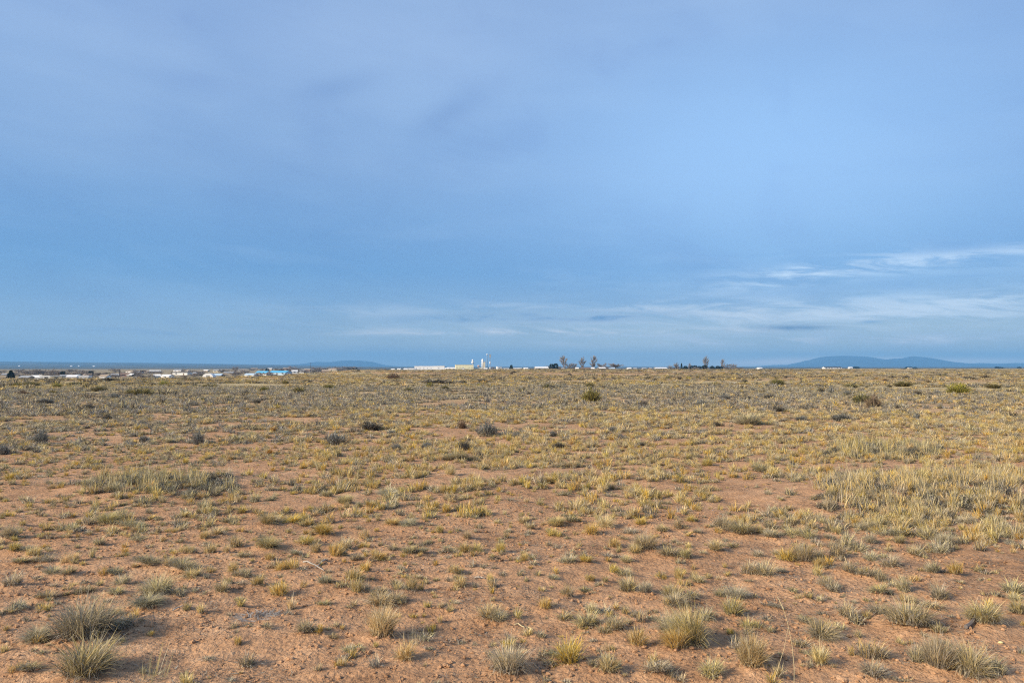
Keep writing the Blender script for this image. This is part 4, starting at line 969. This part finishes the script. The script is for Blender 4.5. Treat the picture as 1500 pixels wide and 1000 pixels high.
# ------------------------------------------------------------------ buildings
WALLC = {'white': (.80, .79, .77), 'cream': (.62, .55, .40), 'yellow': (.88, .80, .50), 'tan': (.40, .31, .22), 'brown': (.22, .15, .11), 'grey': (.33, .34, .35), 'dark': (.07, .065, .06), 'red': (.30, .15, .11), 'blue': (.10, .42, .68), 'pale blue': (.45, .58, .70), 'bluegrey': (.22, .30, .38), 'pink': (.55, .40, .33)}
def wmat(c): return flat_mat('painted_' + c.replace(' ', '_'), WALLC[c], .7, .08, .3)
M_GLASS = flat_mat('window_glass', (.03, .035, .04), .15, .1, 1)
def building(name, cat, u, vtop, w, Y, wall, roof, label=None, look='', noun='house', group=None, shape='gable', rot=None, dep=None, kind='house'):
    x = col_x(u, Y); z = ground_z(x, Y)
    W = w / F * Y; H = max(2.2, EYE + (HOR - vtop) / F * Y - z)
    o = bpy.data.objects.new(name, None); COL.objects.link(o); o.location = (x, Y, z)
    o.rotation_euler = (0, 0, R.uniform(-.35, .35) if rot is None else rot)
    D = dep or min(max(W * .6, 5), 12)
    base = -.6
    if shape == 'gable':
        hr = min(H * .38, D * .22, 2.4); hw = H - hr - .12
        mb = MB().box(-W / 2, W / 2, -D / 2, D / 2, base, hw)
        b = len(mb.v)       # gable ends
        mb.v += [(-W / 2, -D / 2, hw), (-W / 2, D / 2, hw), (-W / 2, 0, hw + hr - .03), (W / 2, -D / 2, hw), (W / 2, D / 2, hw), (W / 2, 0, hw + hr - .03)]
        mb.t += [(b, b + 2, b + 1), (b + 3, b + 4, b + 5)]
        mb.build('wall', wmat(wall), o)
        MB().gable(W, D, hw, hr, .35, .12).build('roof', wmat(roof), o)
    elif shape == 'flat':
        hw = H - .35
        MB().box(-W / 2, W / 2, -D / 2, D / 2, base, hw).build('wall', wmat(wall), o)
        MB().box(-W / 2 - .25, W / 2 + .25, -D / 2 - .25, D / 2 + .25, hw, H).build('roof', wmat(roof), o)
    elif shape == 'dome':
        hw = H
        mb = MB(); n = 14
        for s in (-1, 1):
            for i in range(n + 1):
                a = math.pi * i / n
                mb.v.append((W / 2 * math.cos(a), s * D / 2, base + (H - base) * math.sin(a) ** .8))
        for i in range(n): mb.q.append((i, i + 1, n + 2 + i, n + 1 + i))
        mb.poly += [tuple(range(n + 1))[::-1], tuple(range(n + 1, 2 * n + 2))]
        mb.build('roof', wmat(roof), o)
        MB().box(-W * .16, W * .16, -D / 2 - .08, -D / 2 + .05, base, H * .55).build('door', wmat('grey'), o)
    if shape != 'dome' and W > 5:
        nw = max(1, int(W / 5)); q = min(1.1, hw * .35)
        for i in range(min(nw, 8)):
            cx = -W / 2 + W * (i + .5) / min(nw, 8)
            if i == nw // 2 and nw > 1:
                MB().box(cx - .5, cx + .5, -D / 2 - .06, -D / 2 + .02, 0, min(2.1, hw * .8)).build('door', wmat('brown' if wall != 'brown' else 'tan'), o)
            else:
                f = MB().box(cx - .8, cx + .8, -D / 2 - .05, -D / 2 + .02, hw * .45, hw * .45 + q).build('window', M_GLASS, o)
                MB().box(cx - .95, cx + .95, -D / 2 - .09, -D / 2 - .003, hw * .45 - .14, hw * .45 - .005).build('sill', wmat('white'), f)
    item(o, u, vtop, kind, look, noun, cat, group, label)
    return o
GH = 'low houses of the town beyond the field'
for (u, vt, vb, w, wall, roof, shp, lab) in [
    (55,549.3,555.6,13,'white','white','gable','bright white house with a shining roof right of the lone dark pine'),(72,553,556.2,18,'white','white','flat',None),(40,552,556,14,'tan','grey','gable',None),(86,553.4,556.4,15,'cream','white','flat',None),
    (98,549.6,554,14,'white','grey','gable',None),(108,550.6,555,13,'white','white','gable',None),(116,549,553.5,8,'grey','bluegrey','gable',None),(126,553,556.2,13,'white','white','flat',None),(130,547,552,10,'brown','tan','gable',None),
    (155,549.4,554,11,'white','white','gable',None),(183,546,551.5,15,'red','brown','gable',None),(193,543,545.5,13,'white','white','gable',None),(192,546.8,551.5,13,'dark','white','gable',None),(215,544,546,9,'tan','white','gable',None),(228,542,544.5,15,'tan','white','gable',None),(231,549,553,9,'bluegrey','white','gable',None),
    (246,548.6,553.4,13,'white','white','gable','square white house with a pale roof at the crest left of the domed shed'),(262,540.6,544,12,'white','white','gable',None),(275,541.6,544.5,6,'white','white','gable',None),(268,546,549,23,'white','white','flat',None),(303,541.4,544,7,'tan','white','gable',None),
    (320,541,545,12,'cream','white','gable',None),(307,546.6,552.4,16,'white','white','dome','white domed shed with an arched roof at the crest before the town'),(321,547,552,11,'grey','pale blue','gable',None),(290,545,548.5,11,'brown','grey','gable',None),(336,544.4,547.8,13,'tan','grey','gable',None),
    (369,546.6,551.4,17,'white','pale blue','gable',None),(386,543.2,549.6,18,'white','blue','gable','smaller blue-roofed white building touching the left end of the long one'),(411,542.8,549,28,'pale blue','blue','gable','long bright blue-roofed building, the only blue mass in the town'),
    (355,540.4,543,12,'white','white','gable',None),(373,538.9,541.6,9,'brown','tan','gable',None),(396,539,542,7,'tan','white','gable',None),(432,541.8,546.4,8,'white','white','gable',None),(443,541.8,545.4,7,'white','grey','gable',None),(451,540,543.4,9,'brown','tan','gable',None),
    (421,538.6,541.8,11,'pink','tan','gable',None),(470,540.2,543.6,11,'tan','cream','gable',None),(479,541.4,545,13,'brown','tan','gable',None),(492,539.4,544,20,'cream','tan','gable',None),(12,547.5,551,12,'tan','grey','gable',None),(205,543.6,546.5,10,'grey','grey','gable',None),(170,548,552,10,'tan','grey','gable',None)]:
    if roof == 'white' and lab is None and int(u) % 3 != 0: roof = ('grey', 'tan')[int(u) % 2]
    cn = {'white': 'white', 'cream': 'cream', 'tan': 'tan', 'grey': 'grey', 'brown': 'brown', 'red': 'reddish', 'dark': 'dark', 'bluegrey': 'blue-grey', 'blue': 'blue', 'pale blue': 'blue', 'pink': 'pinkish'}[wall]
    size = 'small' if w < 9 else 'long' if w > 16 else ''
    building('house' if shp != 'dome' else 'domed_shed', 'house' if shp != 'dome' else 'shed', u, vt, w, townY(vb), wall, roof, lab, f'{size} low {cn}'.strip(), 'house', GH, shp)
# industrial plant
P0 = 1500
building('warehouse', 'warehouse', 630, 535.9, 43, P0, 'white', 'white', 'long white warehouse with a flat bright roof, widest building at the plant', shape='flat', rot=.02, dep=30)
building('warehouse', 'building', 646, 535.6, 11, P0 - 26, 'white', 'white', 'square white block at the right end of the long warehouse', shape='flat', rot=.02, dep=14)
building('shed', 'shed', 601, 539, 17, P0 - 60, 'white', 'white', 'low white shed joining the left end of the long warehouse', shape='flat', rot=.02, dep=14)
building('factory_hall', 'building', 680, 534, 26, P0 - 80, 'yellow', 'cream', 'big pale yellow windowed hall with a dark right side', shape='flat', rot=.10, dep=34)
building('shed', 'shed', 661, 537.7, 12, P0 - 40, 'cream', 'white', 'low cream annex left of the pale yellow hall', shape='gable', rot=.05, dep=12)
building('tent', 'tent', 678, 538.6, 5, P0 - 140, 'white', 'white', 'small white peaked shelter before the pale yellow hall', shape='gable', rot=1.5, dep=6)
building('shed', 'shed', 701.5, 538.6, 10, P0 - 60, 'pink', 'cream', 'low pinkish shed between the yellow hall and the white silo', shape='gable', rot=.1, dep=9)
building('shed', 'shed', 731, 536.6, 6.5, P0 - 60, 'white', 'white', 'small white cube building right of the lattice mast', shape='flat', rot=.3, dep=8)
building('shed', 'shed', 737, 538.6, 4, P0 - 60, 'white', 'grey', 'tiny white shed at the foot of the white cube building', shape='gable', rot=.1, dep=6)
for (u, vt, w, c) in [(576, 540, 5, 'white'), (585, 539.4, 5, 'white'), (594, 539.8, 5, 'white'), (655, 538.4, 6, 'cream'), (742, 539.2, 6, 'white'), (757, 538.8, 14, 'grey'), (712, 538.9, 5, 'white')]:
    building('shed', 'shed', u, vt, w, P0 - 200, c, 'white', None, f'tiny {c}', 'shed', 'small sheds around the plant')
def at(u, Y):
    x = col_x(u, Y); return x, Y, ground_z(x, Y)
def hgt(v, Y, z): return EYE + (HOR - v) / F * Y - z
def plain(name, label, cat, loc):
    o = bpy.data.objects.new(name, None); COL.objects.link(o); o.location = loc; tag(o, label, cat); return o
W_, G_, BG_ = wmat('white'), wmat('grey'), wmat('bluegrey')
L = at(692.5, P0); s = P0 / F; H = hgt(526, P0, L[2])
t = plain('elevated_tank', 'white elevated tank with two bulges on a slim post behind the yellow hall', 'tank', L)
MB().tube((0, 0, -.5), (0, 0, H - 7 * s), .8, .6, 10).build('post', W_, t)
MB().lathe([(.4, H - 7 * s), (1.9 * s, H - 5.6 * s), (2 * s, H - 4.2 * s), (1.2 * s, H - 3.3 * s)], 16).build('tank', W_, t, None, True)
MB().lathe([(1.15 * s, H - 3.3 * s), (1.3 * s, H - 1.6 * s), (.9 * s, H - .5 * s), (.2, H)], 16).build('upper_tank', W_, t, None, True)
L = at(707, P0); H = hgt(525.6, P0, L[2])
t = plain('silo', 'tall white silo with a shorter stepped shoulder on its right', 'silo', L)
MB().lathe([(1.5 * s, -.5), (1.5 * s, H - 1.2 * s), (.7 * s, H)], 18).build('bin', W_, t, None, True)
MB().box(1.1 * s, 4 * s, -1.5 * s, 1.5 * s, -.5, H * .70).build('shoulder', wmat('cream'), t)
MB().box(2.3 * s, 4.2 * s, -1.2 * s, 1.2 * s, H * .70, H * .80).build('headhouse', G_, t)
L = at(701, P0); H = hgt(534.4, P0, L[2])
t = plain('hopper', 'short pinkish hopper on legs left of the tall white silo', 'hopper', L)
MB().lathe([(.3 * s, H * .45), (1.6 * s, H * .72), (1.6 * s, H * .9), (.5 * s, H)], 12).build('bin', wmat('pink'), t)
for a in range(4):
    q = math.pi / 4 + a * math.pi / 2
    MB().tube((1.3 * s * math.cos(q), 1.3 * s * math.sin(q), -.5), (1.2 * s * math.cos(q), 1.2 * s * math.sin(q), H * .74), .15, .15, 6).build('leg', G_, t)
L = at(713.6, P0); H = hgt(518, P0, L[2])
t = plain('smokestack', 'slender blue-grey stack with a white cap, tallest at the plant', 'stack', L)
MB().lathe([(.62 * s, -.5), (.5 * s, H - 2 * s)], 12).build('shaft', BG_, t, None, True)
MB().lathe([(.85 * s, H - 2 * s), (.95 * s, H - .6 * s), (.6 * s, H)], 12).build('cap', W_, t, None, True)
L = at(718, P0); H = hgt(518.8, P0, L[2])
t = plain('lattice_mast', 'thin lattice mast with a boxed head, right of the slender stack', 'mast', L)
mb = MB(); r = .75 * s
for a in range(4):
    q = math.pi / 4 + a * math.pi / 2
    mb.tube((r * math.cos(q), r * math.sin(q), -.5), (r * .8 * math.cos(q), r * .8 * math.sin(q), H - 5 * s), .16, .14, 5)
    for i in range(9):
        z0 = (H - 5 * s) * i / 9; z1 = (H - 5 * s) * (i + 1) / 9; q2 = q + math.pi / 2
        mb.tube((r * .9 * math.cos(q), r * .9 * math.sin(q), z0), (r * .9 * math.cos(q2), r * .9 * math.sin(q2), z1), .1, .1, 4)
mb.build('lattice', G_, t)
MB().box(-1.1 * s, 1.1 * s, -.8 * s, .8 * s, H - 5 * s, H - 1 * s).build('head', wmat('grey'), t)
MB().box(-1.5 * s, 1.5 * s, -s, s, H - 1 * s, H).build('platform', G_, t)
MB().lathe([(.4 * s, H * .37), (.95 * s, H * .42), (.95 * s, H * .50), (.4 * s, H * .55)], 10).build('drum', W_, t)
MB().lathe([(.5 * s, H * .05), (.95 * s, H * .08), (.95 * s, H * .17), (.4 * s, H * .2)], 10).build('drum', W_, t)
# ranch buildings
building('barn', 'barn', 793, 536.7, 18, 640, 'grey', 'white', 'white-roofed barn left of the dark evergreen pair', shape='gable', rot=.12, dep=9)
building('shed', 'shed', 857, 538.2, 13, 690, 'dark', 'brown', 'long low dark shed under the bare ranch trees', shape='gable', rot=0, dep=6)
building('shed', 'shed', 845, 538, 4, 690, 'cream', 'white', 'tiny cream hut left of the long low dark shed', shape='gable', rot=0, dep=4)
building('house', 'house', 881, 537.6, 9, 690, 'dark', 'white', 'ranch house with a bright white roof and dark wall', shape='gable', rot=.1, dep=8)
building('house', 'house', 896, 538.2, 8, 710, 'bluegrey', 'pale blue', 'ranch house with a pale blue roof by the broad round-headed tree', shape='gable', rot=-.1, dep=8)
building('shed', 'shed', 868, 539.4, 4, 660, 'white', 'white', 'tiny white hut in front of the tall narrow bare tree', shape='gable', rot=0, dep=4)
for (u, vt, w, c) in [(921, 538, 5, 'white'), (930, 538.6, 4, 'tan'), (943, 538.8, 5, 'grey'), (952, 539.2, 3, 'brown'), (824, 538.8, 5, 'cream'), (770, 539.2, 5, 'white')]:
    building('shed', 'shed', u, vt, w, 720, c, 'white' if c == 'white' else 'grey', None, f'tiny {c}', 'shed', 'small sheds along the far field edge')
building('barn', 'barn', 967, 537.8, 16, 700, 'grey', 'white', 'white domed barn standing alone right of the ranch', shape='gable', rot=.05, dep=10)
building('house', 'house', 1112, 538.2, 5, 800, 'white', 'white', 'tiny bright white house alone between the bushy tree and the mountain', shape='gable', rot=.3, dep=5)
building('shed', 'shed', 1218, 536.9, 25, 1500, 'white', 'dark', 'long dark-roofed shed with white ends under the mountain', shape='gable', rot=.02, dep=14)
building('shed', 'shed', 1245, 537.2, 5, 1500, 'white', 'white', 'small white shed right of the long dark-roofed one', shape='gable', rot=.1, dep=6)
building('shed', 'shed', 1332, 538, 5, 2000, 'cream', 'grey', 'tiny cream shed among horizon trees under the second mountain top', shape='gable', rot=.1, dep=8)
for i, (u, vt, w) in enumerate([(30, 535.4, 5), (106, 537.2, 6), (117, 537.4, 5), (139, 536.8, 7)]):
    Y = 5200; x = col_x(u, Y); z = ground_z(x, Y)
    W = w / F * Y * .45; h = .9 / F * Y
    o = bpy.data.objects.new('distant_hall', None); COL.objects.link(o); o.location = (x, Y, z)
    MB().box(-W / 2, W / 2, -12, 12, -2, h).build('wall', wmat('white'), o); MB().gable(W, 24, h, 2.5, .5, .3).build('roof', wmat('white'), o)
    item(o, u, vt, 'house', 'hazy white', 'hall far beyond the town', 'building', 'white halls on the far blue plain',
         ['leftmost hazy white hall on the blue plain behind the lone pine', 'hazy white hall on the blue plain, left one of a close pair', 'hazy white hall on the blue plain, right one of a close pair', 'brightest hazy white hall on the blue plain, left of the utility pole'][i])
# utility poles
M_POLE = flat_mat('pole_wood', (.07, .06, .055), .9, .2, 2)
for (u, vt, vb, lab) in [(176, 540.8, 554, 'dark wooden utility pole rising from the town houses at left'), (455.5, 531, 545, 'taller dark utility pole before the blue hill')]:
    Y = townY(vb); L = at(u, Y); H = hgt(vt, Y, L[2])
    t = plain('utility_pole', lab, 'utility pole', L); tag(t, None, None, 'utility poles in the town')
    MB().tube((0, 0, -.6), (0, 0, H), .28, .2, 8).build('pole', M_POLE, t)
    a = MB().box(-1.2, 1.2, -.33, -.21, H - .9, H - .75).build('crossarm', M_POLE, t)
    for q in (-1.05, -.5, .5, 1.05): MB().lathe([(.06, H - .74), (.08, H - .6), (.03, H - .52)], 8, q, -.27).build('insulator', wmat('grey'), a)

write_labels()

# ------------------------------------------------------------------ haze
m = bpy.data.materials.new('haze'); m.use_nodes = True
nt = m.node_tree; nt.nodes.remove(nt.nodes['Principled BSDF'])
pv = nt.nodes.new('ShaderNodeVolumePrincipled')
pv.inputs['Color'].default_value = (.22, .57, 1.0, 1); pv.inputs['Density'].default_value = 1.05e-4; pv.inputs['Anisotropy'].default_value = 0.0
nt.links.new(pv.outputs[0], nt.nodes['Material Output'].inputs['Volume'])
hz = MB().box(-16500, 16500, -16500, 16500, -16, 265).build('haze', m); hz['kind'] = 'stuff'
hz['label'] = 'thin blue haze lying over the whole plain'; hz['category'] = 'haze'

# ------------------------------------------------------------------ sun and sky
SUN_EL, SUN_AZ = math.radians(27), math.radians(240)      # azimuth clockwise from +Y
sd = bpy.data.lights.new('sun', 'SUN'); sd.energy = 4.7; sd.angle = math.radians(8); sd.color = (1.0, .84, .62)
so = bpy.data.objects.new('sun', sd); COL.objects.link(so)
to_sun = Vector((math.sin(SUN_AZ) * math.cos(SUN_EL), math.cos(SUN_AZ) * math.cos(SUN_EL), math.sin(SUN_EL)))
so.rotation_euler = (-to_sun).to_track_quat('-Z', 'Y').to_euler()

w = bpy.data.worlds.new('World'); scene.world = w; w.use_nodes = True
nt = w.node_tree; g = NT(nt)
for n in list(nt.nodes): nt.nodes.remove(n)
out = g.n('ShaderNodeOutputWorld')
sky = g.n('ShaderNodeTexSky'); sky.sky_type = 'NISHITA'; sky.sun_disc = False
sky.sun_elevation = SUN_EL; sky.sun_rotation = SUN_AZ; sky.air_density = 1.0; sky.dust_density = .6; sky.ozone_density = 2.0
tc = g.n('ShaderNodeTexCoord'); sx = g.n('ShaderNodeSeparateXYZ'); g.link(tc.outputs['Generated'], sx.inputs[0])
X, Y, Z = sx.outputs
az = g.m('ARCTAN2', X, Y); el = g.m('ARCSINE', Z)
def azel(u, v):
    a, b, c = ray(u, v); return math.atan2(a, b), math.asin(c / math.sqrt(a * a + b * b + c * c))
def vec(sa, se, tilt=0.0, off=0.0):
    c = g.n('ShaderNodeCombineXYZ')
    g.put(c.inputs[0], g.m('MULTIPLY', az, sa)); g.put(c.inputs[1], g.m('ADD', g.m('MULTIPLY', el, se), g.m('MULTIPLY', az, tilt))); c.inputs[2].default_value = off
    return c.outputs[0]
def blob(u, v, ru, rv, slope=0.0):
    a0, e0 = azel(u, v); ra, re = ru / F, rv / F
    da = g.m('SUBTRACT', az, a0); de = g.m('SUBTRACT', g.m('SUBTRACT', el, e0), g.m('MULTIPLY', da, slope))
    q = g.m('ADD', g.m('POWER', g.m('ABSOLUTE', g.m('DIVIDE', da, ra)), 2.0), g.m('POWER', g.m('ABSOLUTE', g.m('DIVIDE', de, re)), 2.0))
    return g.m('POWER', 2.71828, g.m('MULTIPLY', q, -1.0))
# cloud layer: colour of thin stratus from low to high
base = g.ramp(g.m('DIVIDE', el, 1.2), [(.0, (.46, .50, .50)), (.033, (.32, .42, .50)), (.067, (.180, .318, .51)), (.10, (.116, .276, .52)), (.2, (.190, .320, .540)), (.33, (.225, .345, .565)), (1.0, (.22, .31, .48))])
big = g.noise(vec(2.2, 4.5, .6, 1.3), 1.0, 3, .5)
base = g.mix(g.remap(big, .32, .70), g.mix(1.0, base, rgba((.84, .88, .94)), 'MULTIPLY'), g.mix(1.0, base, rgba((1.10, 1.07, 1.04)), 'MULTIPLY'))
wisp = g.noise(vec(5, 26, 1.5, 4.0), 1.0, 6, .6, .4)
low = g.remap(el, .02, .22, 1.0, .25)
wf = g.m('MULTIPLY', g.m('SUBTRACT', wisp, .5), low)
base = g.mix(g.m('MULTIPLY', wf, 1.3, clamp=True), base, rgba((.37, .51, .70)))
base = g.mix(g.m('MULTIPLY', wf, -1.5, clamp=True), base, rgba((.10, .225, .45)))
br = blob(1120, 215, 330, 150)
base = g.mix(g.m('MULTIPLY', br, .8), base, rgba((.262, .455, .745)))
dk = blob(60, 440, 420, 120)
base = g.mix(g.m('MULTIPLY', dk, .55), base, rgba((.095, .245, .48)))
mot = g.noise(vec(7, 11, 2, 6.0), 1.0, 4, .55, .5)
base = g.mix(g.m('MULTIPLY', g.remap(mot, .50, .72), .42), base, g.mix(1.0, base, rgba((.86, .86, .92)), 'MULTIPLY'))
fine = g.noise(vec(9, 60, 3, 8.0), 1.0, 6, .65, .6)
fr = g.remap(fine, .38, .66)
def add(mask, colr, amt, tex=True, inv=False):
    global base
    f = g.m('MULTIPLY', mask, amt)
    if tex: f = g.m('MULTIPLY', f, fr)
    base = g.mix(g.m('MINIMUM', f, 1.0), base, rgba(tuple(.8 * q for q in colr)))
WHT = (.72, .84, .98)
add(blob(1360, 381, 190, 9, .05), WHT, 1.05); add(blob(1180, 402, 110, 12, .16), WHT, .85); add(blob(1470, 440, 60, 5, .02), WHT, .9)
add(blob(1330, 410, 260, 40), (.42, .64, .93), .5)
add(blob(1430, 355, 110, 18, -.02), (.15, .33, .65), .75); add(blob(1350, 415, 190, 10, .03), (.15, .33, .64), 1.1)
add(blob(1000, 462, 420, 18), (.58, .68, .83), 1.1); add(blob(1400, 455, 180, 18), (.56, .68, .86), .8)
add(blob(870, 464, 130, 8), (.10, .25, .52), 1.2); add(blob(700, 464, 130, 8, .04), (.10, .26, .52), 1.2); add(blob(925, 435, 75, 4), (.14, .32, .62), .65)
add(blob(1160, 480, 42, 3.6), (.03, .14, .36), 1.0, False); add(blob(1275, 471, 12, 1.6), (.13, .3, .58), .8, False)
add(blob(820, 492, 220, 8), (.17, .36, .66), .6); add(blob(1330, 498, 260, 10), (.16, .36, .68), .6)
add(blob(780, 487, 330, 6), (.66, .70, .80), 1.2); add(blob(1180, 500, 320, 7), (.62, .68, .80), 1.2); add(blob(240, 486, 160, 6, -.02), (.13, .29, .57), .6)
add(blob(490, 130, 60, 17, .3), (.17, .30, .58), .42, False); add(blob(655, 168, 48, 20, .45), (.17, .30, .58), .45, False); add(blob(280, 118, 50, 14), (.19, .32, .61), .3, False)
add(blob(1140, 530, 75, 5, .03), (1.1, .95, .9), .9, False); add(blob(1420, 529, 90, 4), (1.1, 1.0, .95), .9, False); add(blob(1290, 526, 50, 3), (1.0, .95, .95), .8, False)
add(blob(200, 518, 500, 12), (.24, .36, .56), .5, False)
bg1 = g.n('ShaderNodeBackground'); bg2 = g.n('ShaderNodeBackground'); mx = g.n('ShaderNodeMixShader')
g.link(sky.outputs[0], bg1.inputs[0]); bg1.inputs[1].default_value = .10
g.link(base, bg2.inputs[0]); bg2.inputs[1].default_value = 1.0
mx.inputs[0].default_value = .85
g.link(bg1.outputs[0], mx.inputs[1]); g.link(bg2.outputs[0], mx.inputs[2]); g.link(mx.outputs[0], out.inputs['Surface'])

# ------------------------------------------------------------------ camera and render settings
cam = bpy.data.cameras.new('camera'); co = bpy.data.objects.new('camera', cam); COL.objects.link(co)
cam.sensor_width = 36; cam.lens = 36 * F / 1500; cam.clip_start = .05; cam.clip_end = 60000
co.location = (0, 0, EYE); co.rotation_euler = (math.pi / 2 + PITCH, 0, 0)
scene.camera = co
vs = scene.view_settings; vs.view_transform = 'Standard'; vs.look = 'None'; vs.exposure = 0.50; vs.gamma = 1
cy = scene.cycles
cy.max_bounces = 4; cy.diffuse_bounces = 2; cy.glossy_bounces = 1; cy.transmission_bounces = 2; cy.volume_bounces = 0; cy.use_denoising = False
cy.filter_width = 1.2 if hasattr(cy, 'filter_width') else 1.5
